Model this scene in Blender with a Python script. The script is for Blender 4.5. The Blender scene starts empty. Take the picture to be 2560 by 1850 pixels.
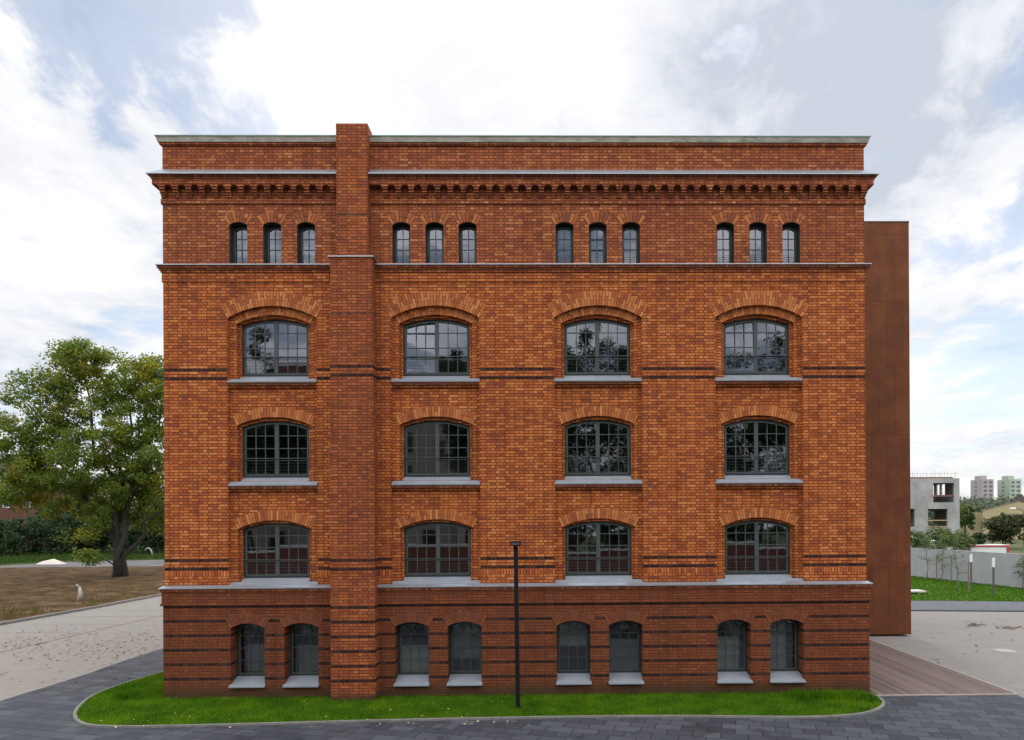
import bpy, bmesh, math, random
import numpy as np
from mathutils import Vector, Matrix
from mathutils.geometry import tessellate_polygon

# ------------------------------------------------------------------ camera, sky, sun, exposure
SC = bpy.context.scene
COL = SC.collection
RAD = math.radians
FPX, CX, CY = 1818.0, 1388.0, 1300.0          # focal length and principal point in 2560 px photo pixels
DIST, EYE = 20.0, 4.84
YAW, ROLL = 0.0143, 0.0060
CAM_R = Matrix.Rotation(-YAW, 3, 'Z') @ Matrix.Rotation(math.pi / 2, 3, 'X') @ Matrix.Rotation(-ROLL, 3, 'Z')
CAM_P = Vector((0.0, -DIST, EYE))
cam = bpy.data.cameras.new('camera')
cam.sensor_width = 36.0
cam.lens = 36.0 * FPX / 2560.0
cam.shift_x = (1280.0 - CX) / 2560.0
cam.shift_y = (CY - 925.0) / 2560.0
cam.clip_start, cam.clip_end = 0.1, 8000.0
cam_o = bpy.data.objects.new('camera', cam)
COL.objects.link(cam_o)
M4 = CAM_R.to_4x4(); M4.translation = CAM_P
cam_o.matrix_world = M4
SC.camera = cam_o

SUN_EL, SUN_AZ = RAD(33.0), RAD(3.0)          # behind the building, azimuth measured from +Y towards +X
SC.view_settings.view_transform = 'Standard'
SC.view_settings.look = 'None'
SC.view_settings.exposure = 0.34
SC.view_settings.gamma = 1.0

world = bpy.data.worlds.new('World')
SC.world = world
world.use_nodes = True
wn = world.node_tree
wn.nodes.clear()


def nd(t, typ, **kw):
    n = t.nodes.new(typ)
    for k, v in kw.items():
        if k.startswith('i_'):
            key = k[2:]
            n.inputs[int(key) if key.isdigit() else key.replace('_', ' ')].default_value = v
        else:
            setattr(n, k, v)
    return n


def ln(t, a, b):
    t.links.new(a, b)


def math_n(t, op, a, b=None, c=None, clamp=False):
    n = t.nodes.new('ShaderNodeMath'); n.operation = op; n.use_clamp = clamp
    for i, v in enumerate((a, b, c)):
        if v is None: continue
        if isinstance(v, (int, float)): n.inputs[i].default_value = v
        else: t.links.new(v, n.inputs[i])
    return n.outputs[0]


def ramp(t, fac, stops, interp='LINEAR'):
    n = t.nodes.new('ShaderNodeValToRGB')
    n.color_ramp.interpolation = interp
    e = n.color_ramp.elements
    while len(e) < len(stops): e.new(0.5)
    for k, (p, c) in enumerate(stops):
        e[k].position = p
        e[k].color = tuple(c) + (1,) if len(c) == 3 else c
    t.links.new(fac, n.inputs[0])
    return n.outputs[0]


def mix(t, fac, a, b, mode='MIX'):
    n = t.nodes.new('ShaderNodeMix'); n.data_type = 'RGBA'; n.blend_type = mode
    for i, v in ((0, fac), (6, a), (7, b)):
        if isinstance(v, (int, float)): n.inputs[i].default_value = v
        elif isinstance(v, (tuple, list)): n.inputs[i].default_value = tuple(v) + (1,) if len(v) == 3 else v
        else: t.links.new(v, n.inputs[i])
    return n.outputs[2]


def noise_n(t, vec, scale, detail=4, rough=.55, dist=0.0, ntype=None):
    n = nd(t, 'ShaderNodeTexNoise')
    n.inputs['Scale'].default_value = scale
    n.inputs['Detail'].default_value = detail
    n.inputs['Roughness'].default_value = rough
    n.inputs['Distortion'].default_value = dist
    if vec is not None: t.links.new(vec, n.inputs['Vector'])
    return n.outputs['Fac']


def build_sky():
    t = wn
    tc = nd(t, 'ShaderNodeTexCoord')
    d = tc.outputs['Generated']
    sx = nd(t, 'ShaderNodeSeparateXYZ'); ln(t, d, sx.inputs[0])
    zz = math_n(t, 'ADD', math_n(t, 'MAXIMUM', sx.outputs[2], 0.0), 0.22)
    px = math_n(t, 'DIVIDE', sx.outputs[0], zz)
    py = math_n(t, 'DIVIDE', sx.outputs[1], zz)
    cb = nd(t, 'ShaderNodeCombineXYZ'); ln(t, px, cb.inputs[0]); ln(t, py, cb.inputs[1]); cb.inputs[2].default_value = SKY_SEED
    v = cb.outputs[0]

    def toward(az, el, width):                # soft region of the sky round one compass direction
        a, e = RAD(az), RAD(el)
        dv = (math.sin(a) * math.cos(e), math.cos(a) * math.cos(e), math.sin(e))
        n = nd(t, 'ShaderNodeVectorMath', operation='DOT_PRODUCT'); ln(t, d, n.inputs[0]); n.inputs[1].default_value = dv
        m = nd(t, 'ShaderNodeMapRange', interpolation_type='SMOOTHSTEP'); ln(t, n.outputs['Value'], m.inputs[0])
        m.inputs[1].default_value = math.cos(RAD(width)); m.inputs[2].default_value = 1.0
        return m.outputs[0]
    warp = nd(t, 'ShaderNodeTexNoise'); warp.inputs['Scale'].default_value = .9; warp.inputs['Detail'].default_value = 5; ln(t, v, warp.inputs['Vector'])
    wv = nd(t, 'ShaderNodeVectorMath', operation='MULTIPLY_ADD'); ln(t, warp.outputs['Color'], wv.inputs[0]); wv.inputs[1].default_value = (.55, .55, 0); ln(t, v, wv.inputs[2])
    n1 = noise_n(t, wv.outputs[0], 3.6, 13, .62, 0)
    n2 = noise_n(t, wv.outputs[0], 2.6, 11, .60, 0)
    cov = n1
    for az, el, wd, k in CLOUD_REGIONS:
        cov = math_n(t, 'ADD', cov, math_n(t, 'MULTIPLY', toward(az, el, wd), k))
    mk = nd(t, 'ShaderNodeMapRange', interpolation_type='SMOOTHSTEP'); ln(t, cov, mk.inputs[0])
    mk.inputs[1].default_value = .42; mk.inputs[2].default_value = .54
    low = nd(t, 'ShaderNodeMapRange', interpolation_type='SMOOTHSTEP'); ln(t, sx.outputs[2], low.inputs[0])
    low.inputs[1].default_value = .16; low.inputs[2].default_value = 0.0
    mask = math_n(t, 'MAXIMUM', mk.outputs[0], math_n(t, 'MULTIPLY', low.outputs[0], .85))
    mask = math_n(t, 'ADD', math_n(t, 'MULTIPLY', mask, .58), .42)
    sun = toward(math.degrees(SUN_AZ), math.degrees(SUN_EL), 30)
    grey = math_n(t, 'ADD', n2, math_n(t, 'MULTIPLY', toward(20, 29, 15), -.42))
    grey = math_n(t, 'ADD', grey, math_n(t, 'MULTIPLY', toward(7, 23, 10), -.10))
    grey = math_n(t, 'ADD', grey, math_n(t, 'MULTIPLY', sun, .10))
    grey = math_n(t, 'ADD', grey, math_n(t, 'MULTIPLY', math_n(t, 'SUBTRACT', n1, .5), 1.35))
    cc = ramp(t, grey, [(.22, (.58, .63, .72)), (.36, (.76, .79, .85)), (.53, (.89, .90, .935)), (.70, (1.0, 1.0, 1.01))])
    back = nd(t, 'ShaderNodeMapRange', interpolation_type='SMOOTHSTEP'); ln(t, sx.outputs[1], back.inputs[0])
    back.inputs[1].default_value = .58; back.inputs[2].default_value = -.15
    high = nd(t, 'ShaderNodeMapRange', interpolation_type='SMOOTHSTEP'); ln(t, sx.outputs[2], high.inputs[0])
    high.inputs[1].default_value = .12; high.inputs[2].default_value = .75; high.inputs[3].default_value = .16
    gain = math_n(t, 'ADD', math_n(t, 'MULTIPLY', math_n(t, 'MULTIPLY', back.outputs[0], high.outputs[0]), REAR_SKY_BOOST), .84)
    b1 = nd(t, 'ShaderNodeBackground'); ln(t, cc, b1.inputs[0]); ln(t, gain, b1.inputs[1])
    sky = nd(t, 'ShaderNodeTexSky', sky_type='NISHITA')
    sky.sun_disc = False
    sky.sun_elevation = SUN_EL
    sky.sun_rotation = SUN_AZ
    sky.air_density, sky.dust_density, sky.ozone_density = 1.0, .6, 1.5
    b2 = nd(t, 'ShaderNodeBackground'); ln(t, sky.outputs[0], b2.inputs[0]); b2.inputs[1].default_value = SKY_STRENGTH
    ms = nd(t, 'ShaderNodeMixShader'); ln(t, mask, ms.inputs[0]); ln(t, b2.outputs[0], ms.inputs[1]); ln(t, b1.outputs[0], ms.inputs[2])
    out = nd(t, 'ShaderNodeOutputWorld'); ln(t, ms.outputs[0], out.inputs[0])


SKY_SEED, SKY_STRENGTH = 3.7, 0.10
CLOUD_REGIONS = [(-34, 33, 12, -.09), (-19, 25, 8, -.07), (-29, 22, 9, .07), (-3, 32, 12, .05), (20, 26, 18, .08), (-33, 15, 13, .05), (33, 12, 9, -.05), (34, 22, 8, -.04), (-8, 33, 5, -.05), (30, 28, 6, -.05)]
REAR_SKY_BOOST = 2.4                             # brightness added to the unseen sky overhead and behind the viewer, lighting the facade
build_sky()

sun_l = bpy.data.lights.new('sun', 'SUN')
sun_l.energy, sun_l.angle, sun_l.color = 0.8, RAD(14.0), (1.0, .94, .86)
sun_o = bpy.data.objects.new('sun', sun_l); COL.objects.link(sun_o)
sdir = Vector((math.sin(SUN_AZ) * math.cos(SUN_EL), math.cos(SUN_AZ) * math.cos(SUN_EL), math.sin(SUN_EL)))
sun_o.rotation_euler = sdir.to_track_quat('Z', 'Y').to_euler()

# ------------------------------------------------------------------ measuring and object helpers


def P(px, py, y=0.0):
    """point of the vertical plane at depth y that the photo shows at pixel (px, py)"""
    d = CAM_R @ Vector(((px - CX) / FPX, (CY - py) / FPX, -1.0))
    return CAM_P + d * ((y - CAM_P.y) / d.y)


def G(px, py, z=0.0):
    d = CAM_R @ Vector(((px - CX) / FPX, (CY - py) / FPX, -1.0))
    return CAM_P + d * ((z - CAM_P.z) / d.z)


def Z(py, y=0.0, px=1495): return P(px, py, y).z
def X(px, y=0.0, py=1000): return P(px, py, y).x


class MB:
    def __init__(s): s.v, s.f, s.m = [], [], []

    def add(s, vs, fs, m=0):
        o = len(s.v); s.v += [tuple(q) for q in vs]
        for f in fs: s.f.append([i + o for i in f]); s.m.append(m)

    def box(s, x0, x1, y0, y1, z0, z1, m=0):
        s.add([(x0, y0, z0), (x1, y0, z0), (x1, y1, z0), (x0, y1, z0), (x0, y0, z1), (x1, y0, z1), (x1, y1, z1), (x0, y1, z1)],
              [(0, 3, 2, 1), (4, 5, 6, 7), (0, 1, 5, 4), (1, 2, 6, 5), (2, 3, 7, 6), (3, 0, 4, 7)], m)

    def frustum(s, a, b, z0, z1, m=0):        # a, b = (x0,x1,y0,y1) below and above
        s.add([(a[0], a[2], z0), (a[1], a[2], z0), (a[1], a[3], z0), (a[0], a[3], z0), (b[0], b[2], z1), (b[1], b[2], z1), (b[1], b[3], z1), (b[0], b[3], z1)],
              [(0, 3, 2, 1), (4, 5, 6, 7), (0, 1, 5, 4), (1, 2, 6, 5), (2, 3, 7, 6), (3, 0, 4, 7)], m)

    def prism(s, pts, x0, x1, m=0):           # profile of (y,z) points swept along x
        n = len(pts)
        s.add([(x0, a, b) for a, b in pts] + [(x1, a, b) for a, b in pts],
              [list(range(n))[::-1], list(range(n, 2 * n))] + [(i, (i + 1) % n, (i + 1) % n + n, i + n) for i in range(n)], m)

    def slab(s, pts, z0, z1, m=0):            # ground-plan outline of (x,y) with a thickness
        n = len(pts)
        s.add([(a, b, z0) for a, b in pts] + [(a, b, z1) for a, b in pts],
              [list(range(n))[::-1], list(range(n, 2 * n))] + [(i, (i + 1) % n, (i + 1) % n + n, i + n) for i in range(n)], m)

    def plate(s, outer, holes, y, m=0):       # (x,z) outline with holes, in the plane y
        loops = [[Vector((a, b, 0)) for a, b in lp] for lp in [outer] + holes]
        tri = tessellate_polygon(loops)
        flat = [q for lp in loops for q in lp]
        s.add([(q.x, y, q.y) for q in flat], [list(f) for f in tri], m)

    def strip(s, loop, y0, y1, m=0, loop2=None):
        n = len(loop); l2 = loop2 or loop
        s.add([(a, y0, b) for a, b in loop] + [(a, y1, b) for a, b in l2], [(i, (i + 1) % n, (i + 1) % n + n, i + n) for i in range(n)], m)

    def ring(s, lo, li, y, m=0):
        n = len(lo)
        s.add([(a, y, b) for a, b in lo] + [(a, y, b) for a, b in li], [(i, (i + 1) % n, (i + 1) % n + n, i + n) for i in range(n)], m)

    def frame(s, lo, li, y0, y1, m=0):
        s.ring(lo, li, y0, m); s.ring(lo, li, y1, m); s.strip(lo, y0, y1, m); s.strip(li, y0, y1, m)

    def tube(s, pts, rad, n=6, m=0, cap=True):
        o = len(s.v); k = len(pts)
        pts = [Vector(p) for p in pts]
        for i, p in enumerate(pts):
            d = (pts[min(i + 1, k - 1)] - pts[max(i - 1, 0)])
            d = d.normalized() if d.length > 1e-9 else Vector((0, 0, 1))
            u = d.cross(Vector((0.31, .95, .05))); u = u.normalized() if u.length > 1e-6 else Vector((1, 0, 0))
            w = d.cross(u)
            r = rad[i] if isinstance(rad, (list, tuple)) else rad
            for j in range(n):
                a = 2 * math.pi * j / n
                s.v.append(tuple(p + (u * math.cos(a) + w * math.sin(a)) * r))
        for i in range(k - 1):
            for j in range(n):
                s.f.append([o + i * n + j, o + i * n + (j + 1) % n, o + (i + 1) * n + (j + 1) % n, o + (i + 1) * n + j]); s.m.append(m)
        if cap:
            s.f.append([o + j for j in range(n)][::-1]); s.m.append(m)
            s.f.append([o + (k - 1) * n + j for j in range(n)]); s.m.append(m)

    def build(s, name, mats, parent=None, smooth=False, local=False, bevel=0.0):
        me = bpy.data.meshes.new(name)
        me.from_pydata(s.v, [], s.f)
        mats = mats if isinstance(mats, (list, tuple)) else [mats]
        for q in mats: me.materials.append(q)
        if len(mats) > 1: me.polygons.foreach_set('material_index', s.m)
        bm = bmesh.new(); bm.from_mesh(me)
        bmesh.ops.recalc_face_normals(bm, faces=bm.faces)
        bm.to_mesh(me); bm.free()
        if smooth: me.polygons.foreach_set('use_smooth', [True] * len(me.polygons))
        o = bpy.data.objects.new(name, me); COL.objects.link(o)
        if parent is not None:
            o.parent = parent
            if not local: o.matrix_parent_inverse = mw(parent).inverted()
        if bevel:
            b = o.modifiers.new('bevel', 'BEVEL'); b.width = bevel; b.segments = 2; b.limit_method = 'ANGLE'
        return o


def mw(o):
    m = Matrix.LocRotScale(o.location, o.rotation_euler, o.scale)
    return m if o.parent is None else mw(o.parent) @ o.matrix_parent_inverse @ m


def quads(name, verts, nper, mat, parent=None):
    """many loose faces with nper corners each, fast; verts (N*nper, 3)"""
    verts = np.asarray(verts, dtype=np.float32).reshape(-1, 3)
    n = len(verts) // nper
    me = bpy.data.meshes.new(name)
    me.vertices.add(len(verts)); me.vertices.foreach_set('co', verts.ravel())
    me.loops.add(n * nper); me.loops.foreach_set('vertex_index', np.arange(n * nper, dtype=np.int32))
    me.polygons.add(n); me.polygons.foreach_set('loop_start', np.arange(0, n * nper, nper, dtype=np.int32))
    me.update(calc_edges=True)
    for q in (mat if isinstance(mat, (list, tuple)) else [mat]): me.materials.append(q)
    o = bpy.data.objects.new(name, me); COL.objects.link(o)
    if parent is not None: o.parent = parent
    return o


def tag(o, label=None, cat=None, group=None, kind=None):
    if label: o['label'] = label
    if cat: o['category'] = cat
    if group: o['group'] = group
    if kind: o['kind'] = kind
    return o


def thing(name, loc, label, cat, group=None, rz=0.0):
    o = bpy.data.objects.new(name, None); COL.objects.link(o)
    o.empty_display_size = .2
    o.location = loc; o.rotation_euler = (0, 0, rz)
    return tag(o, label, cat, group)


def copy_tree(o, parent=None):
    c = o.copy(); COL.objects.link(c)
    if parent is not None: c.parent = parent
    for ch in list(o.children): copy_tree(ch, c)
    return c


# ------------------------------------------------------------------ materials


def new_mat(name):
    m = bpy.data.materials.new(name); m.use_nodes = True
    t = m.node_tree; t.nodes.clear()
    b = nd(t, 'ShaderNodeBsdfPrincipled'); o = nd(t, 'ShaderNodeOutputMaterial')
    ln(t, b.outputs[0], o.inputs[0])
    return m, t, b


def bump(t, b, h, dist=.01, strength=.6):
    n = nd(t, 'ShaderNodeBump'); n.inputs['Strength'].default_value = strength; n.inputs['Distance'].default_value = dist
    ln(t, h, n.inputs['Height']); ln(t, n.outputs[0], b.inputs['Normal'])


def plain(name, col, rough=.6, metal=0.0, var=.12, scale=6.0, spec=.5, bmp=0.0):
    m, t, b = new_mat(name)
    g = nd(t, 'ShaderNodeNewGeometry')
    n = noise_n(t, g.outputs['Position'], scale, 6, .62)
    c = ramp(t, n, [(.3, tuple(x * (1 - var) for x in col)), (.7, tuple(min(1, x * (1 + var)) for x in col))])
    ln(t, c, b.inputs['Base Color'])
    b.inputs['Roughness'].default_value = rough; b.inputs['Metallic'].default_value = metal
    b.inputs['Specular IOR Level'].default_value = spec
    if bmp: bump(t, b, n, bmp)
    return m


COURSE = 0.0788
BOFF = 0.0                                     # set below so that courses meet the dark bands
R_MAIN = [(0.0, (.165, .052, .032)), (.14, (.25, .070, .031)), (.38, (.345, .097, .032)), (.62, (.42, .127, .037)), (.86, (.48, .166, .049)), (1.0, (.54, .22, .08))]
R_PIER = [(0.0, (.13, .044, .030)), (.2, (.205, .060, .031)), (.5, (.27, .078, .032)), (.82, (.335, .100, .036)), (1.0, (.41, .14, .05))]
R_TOP = [(0.0, (.085, .036, .031)), (.12, (.20, .060, .036)), (.5, (.285, .086, .038)), (.8, (.365, .122, .047)), (1.0, (.48, .21, .09))]
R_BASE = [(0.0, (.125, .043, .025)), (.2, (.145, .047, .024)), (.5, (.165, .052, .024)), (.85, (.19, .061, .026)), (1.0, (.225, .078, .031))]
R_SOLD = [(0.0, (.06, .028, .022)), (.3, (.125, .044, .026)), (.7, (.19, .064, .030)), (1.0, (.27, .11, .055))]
R_DARK = [(0.0, (.016, .011, .012)), (.5, (.030, .018, .018)), (1.0, (.058, .030, .026))]


def brick(name, stops, bands=(), soldier=False, mortar=(.088, .032, .015), zoff=None, stain=0.0, patch=.5):
    m, t, b = new_mat(name)
    g = nd(t, 'ShaderNodeNewGeometry')
    pos = g.outputs['Position']
    wob = nd(t, 'ShaderNodeTexNoise'); wob.inputs['Scale'].default_value = 5.0; ln(t, pos, wob.inputs['Vector'])
    wv = nd(t, 'ShaderNodeVectorMath', operation='MULTIPLY_ADD'); ln(t, wob.outputs['Color'], wv.inputs[0])
    wv.inputs[1].default_value = (.012, .012, .010); ln(t, pos, wv.inputs[2])
    s = nd(t, 'ShaderNodeSeparateXYZ'); ln(t, wv.outputs[0], s.inputs[0])
    sn = nd(t, 'ShaderNodeSeparateXYZ'); ln(t, g.outputs['True Normal'], sn.inputs[0])
    side = math_n(t, 'GREATER_THAN', math_n(t, 'ABSOLUTE', sn.outputs[0]), .7)
    u = nd(t, 'ShaderNodeMix', data_type='FLOAT'); ln(t, side, u.inputs[0]); ln(t, s.outputs[0], u.inputs[2]); ln(t, s.outputs[1], u.inputs[3])
    uu = math_n(t, 'ADD', u.outputs[0], 60.0)
    z = math_n(t, 'ADD', s.outputs[2], 2.0 * COURSE * 8 + (BOFF if zoff is None else zoff))
    c = nd(t, 'ShaderNodeCombineXYZ')
    if soldier: ln(t, z, c.inputs[0]); ln(t, uu, c.inputs[1])
    else: ln(t, uu, c.inputs[0]); ln(t, z, c.inputs[1])
    br = nd(t, 'ShaderNodeTexBrick')
    br.offset = 0.0 if soldier else .25
    br.offset_frequency = 2
    br.squash = 1.0 if soldier else .5
    br.squash_frequency = 2
    ln(t, c.outputs[0], br.inputs['Vector'])
    for k, v in (('Color1', (0, 0, 0, 1)), ('Color2', (1, 1, 1, 1)), ('Mortar', (.5, .5, .5, 1)), ('Scale', 1.0), ('Mortar Size', .0098), ('Mortar Smooth', .15),
                 ('Bias', 0.0), ('Brick Width', .9 if soldier else .262), ('Row Height', COURSE)):
        br.inputs[k].default_value = v
    big = noise_n(t, pos, .55, 5, .6, .4)
    mid = noise_n(t, pos, 2.6, 4, .6)
    val = math_n(t, 'MULTIPLY_ADD', br.outputs['Color'], .78, .14)
    val = math_n(t, 'ADD', val, math_n(t, 'MULTIPLY', math_n(t, 'SUBTRACT', big, .5), patch * 1.3))
    val = math_n(t, 'ADD', val, math_n(t, 'MULTIPLY', math_n(t, 'SUBTRACT', mid, .5), patch * .6), clamp=True)
    col = ramp(t, val, stops)
    if bands:
        f = None
        for zc in bands:
            k = math_n(t, 'COMPARE', s.outputs[2], zc, COURSE * .5)
            f = k if f is None else math_n(t, 'MAXIMUM', f, k)
        dk = ramp(t, br.outputs['Color'], R_DARK)
        col = mix(t, f, col, dk)
    fine = noise_n(t, pos, 60.0, 3, .6)
    col = mix(t, .22, col, ramp(t, fine, [(.3, (.35, .35, .35)), (.7, (.65, .65, .65))]), 'OVERLAY')
    col = mix(t, br.outputs['Fac'], col, mortar)
    if stain:                                  # damp, mossy foot of the wall with a ragged edge
        edge = math_n(t, 'ADD', s.outputs[2], math_n(t, 'MULTIPLY', math_n(t, 'SUBTRACT', noise_n(t, pos, 1.7, 6, .65), .5), .5))
        mr = nd(t, 'ShaderNodeMapRange', interpolation_type='SMOOTHSTEP'); ln(t, edge, mr.inputs[0])
        mr.inputs[1].default_value = stain; mr.inputs[2].default_value = .08
        col = mix(t, math_n(t, 'MULTIPLY', mr.outputs[0], .85), col, (.050, .037, .022))
    mp = nd(t, 'ShaderNodeMapping'); mp.inputs['Scale'].default_value = (1.6, 1.6, .16); ln(t, pos, mp.inputs[0])
    run = noise_n(t, mp.outputs[0], 1.3, 7, .62, .2)       # rain marks and soot
    col = mix(t, 1.0, col, ramp(t, run, [(.30, (.77, .71, .65)), (.46, (1.0, .925, .85)), (.70, (1.10, 1.015, .92))]), 'MULTIPLY')
    ln(t, col, b.inputs['Base Color'])
    b.inputs['Roughness'].default_value = .85
    b.inputs['Specular IOR Level'].default_value = .12
    h = math_n(t, 'SUBTRACT', math_n(t, 'ADD', 1.0, math_n(t, 'MULTIPLY', fine, .35)), br.outputs['Fac'])
    bump(t, b, h, .010, .8)
    return m


def voussoir(name, stops):
    m, t, b = new_mat(name)
    g = nd(t, 'ShaderNodeNewGeometry')
    big = noise_n(t, g.outputs['Position'], 2.0, 4, .6)
    v = math_n(t, 'ADD', g.outputs['Random Per Island'], math_n(t, 'MULTIPLY', math_n(t, 'SUBTRACT', big, .5), .6), clamp=True)
    fine = noise_n(t, g.outputs['Position'], 60.0, 3, .6)
    c = mix(t, .22, ramp(t, v, stops), ramp(t, fine, [(.3, (.35, .35, .35)), (.7, (.65, .65, .65))]), 'OVERLAY')
    ln(t, c, b.inputs['Base Color']); b.inputs['Roughness'].default_value = .85; b.inputs['Specular IOR Level'].default_value = .12
    bump(t, b, fine, .004, .5)
    return m


# band heights first: they fix where the courses lie
BAND_BASE = [Z(p, -.05) for p in (1509, 1545, 1581, 1615.7, 1651.4, 1688)]
_b0 = BAND_BASE[0] - COURSE / 2
BOFF = (-_b0) % COURSE


def snap(z): return (math.floor((z + BOFF) / COURSE) + .5) * COURSE - BOFF


BAND_BASE = [snap(z) for z in BAND_BASE]
BAND_MAIN = [snap(Z(p)) for p in (923.7, 945.3, 1396, 1418)]
BAND_PIER = [snap(P(875, p, -.4).z) for p in (916.5, 938, 1400, 1423, 1517, 1553.5, 1591, 1627, 1666, 1702)]

m_main = brick('orange_red_brick', R_MAIN, BAND_MAIN, patch=.5)
m_niche = brick('niche_brick', R_MAIN, patch=.5)
m_top = brick('weathered_brick', R_TOP, patch=.35)
m_pier = brick('dark_red_brick', R_PIER, BAND_PIER, patch=.35, stain=.30)
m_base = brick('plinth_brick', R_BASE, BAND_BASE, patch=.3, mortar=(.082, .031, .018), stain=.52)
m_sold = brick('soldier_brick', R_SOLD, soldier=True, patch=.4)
m_sold_main = brick('orange_soldier_brick', R_MAIN, soldier=True, patch=.3)
m_vous = voussoir('arch_brick', [(0, (.25, .074, .028)), (.4, (.38, .118, .035)), (1, (.50, .19, .062))])
m_vous_top = voussoir('small_arch_brick', [(0, (.21, .062, .030)), (.5, (.32, .096, .034)), (1, (.43, .155, .052))])
m_vous_base = voussoir('plinth_arch_brick', [(0, (.140, .045, .024)), (.5, (.165, .052, .024)), (1, (.19, .060, .026))])
m_mort = plain('dark_mortar', (.045, .022, .015), .9)
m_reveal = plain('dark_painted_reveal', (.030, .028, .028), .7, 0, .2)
m_zinc = plain('zinc_sheet', (.36, .38, .41), .42, .75, .10, 2.0)
m_sill = plain('grey_sill_sheet', (.20, .215, .235), .5, .0, .10, 3.0)
m_frame = plain('green_grey_paint', (.022, .028, .028), .5, 0, .1, spec=.3)
m_bars = plain('green_grey_bars', (.056, .068, .066), .5, 0, .1, spec=.3)
m_rail = plain('rail_steel', (.06, .072, .072), .4, .4, .1)
m_plaster = plain('plaster', (.20, .195, .18), .9)
m_floor = plain('inside_floor', (.12, .11, .10), .6)
m_verdi = plain('green_copper_edge', (.20, .30, .25), .5)
m_black = plain('dark_lamp_paint', (.006, .006, .006), .6, 0, .2, spec=.2)


def glass_mat():
    m, t, b = new_mat('window_glass')
    out = [n for n in t.nodes if n.type == 'OUTPUT_MATERIAL'][0]
    t.nodes.remove(b)
    fr = nd(t, 'ShaderNodeFresnel', i_IOR=1.5)
    fac = math_n(t, 'ADD', math_n(t, 'MULTIPLY', fr.outputs[0], 1.6), .085, clamp=True)
    gl = nd(t, 'ShaderNodeBsdfGlossy', i_Roughness=.018); gl.inputs[0].default_value = (.88, .91, 1, 1)
    tr = nd(t, 'ShaderNodeBsdfTransparent'); tr.inputs[0].default_value = (.50, .55, .52, 1)
    g = nd(t, 'ShaderNodeNewGeometry')
    n = noise_n(t, g.outputs['Position'], 1.6, 2, .5)
    bp = nd(t, 'ShaderNodeBump'); bp.inputs['Strength'].default_value = .14; bp.inputs['Distance'].default_value = .004
    ln(t, n, bp.inputs['Height']); ln(t, bp.outputs[0], gl.inputs['Normal'])
    ms = nd(t, 'ShaderNodeMixShader'); ln(t, fac, ms.inputs[0]); ln(t, tr.outputs[0], ms.inputs[1]); ln(t, gl.outputs[0], ms.inputs[2])
    ln(t, ms.outputs[0], out.inputs[0])
    return m


m_glass = glass_mat()


def stone_mat():
    m, t, b = new_mat('coping_stone')
    g = nd(t, 'ShaderNodeNewGeometry')
    mp = nd(t, 'ShaderNodeMapping'); mp.inputs['Scale'].default_value = (1.5, 1, 5); ln(t, g.outputs['Position'], mp.inputs[0])
    n = noise_n(t, mp.outputs[0], 1.6, 8, .7, .3)
    c = ramp(t, n, [(.28, (.15, .145, .11)), (.45, (.29, .275, .22)), (.6, (.41, .39, .325)), (.75, (.25, .245, .19))])
    ln(t, c, b.inputs['Base Color']); b.inputs['Roughness'].default_value = .9
    bump(t, b, n, .02)
    return m


m_stone = stone_mat()

# ------------------------------------------------------------------ the brick building


def arch_outline(cx, hw, z0, zs, rise, n=20):
    """closed (x,z) loop: two bottom corners, then the segmental arch from right to left"""
    R = (hw * hw + rise * rise) / (2 * rise); zc = zs + rise - R
    a = math.asin(min(1, hw / R))
    pts = [(cx - hw, z0), (cx + hw, z0)]
    for i in range(n + 1):
        k = a - 2 * a * i / n
        pts.append((cx + R * math.sin(k), zc + R * math.cos(k)))
    return pts


def arch_z(cx, hw, zs, rise, x):
    R = (hw * hw + rise * rise) / (2 * rise); zc = zs + rise - R
    return zc + math.sqrt(max(0, R * R - (x - cx) ** 2))


def inset(cx, hw, z0, zs, rise, k, kb=None):
    R = (hw * hw + rise * rise) / (2 * rise); zc = zs + rise - R
    R2, hw2 = R - k, hw - k
    zs2 = zc + math.sqrt(R2 * R2 - hw2 * hw2)
    return cx, hw2, z0 + (k if kb is None else kb), zs2, zc + R2 - zs2


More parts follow.
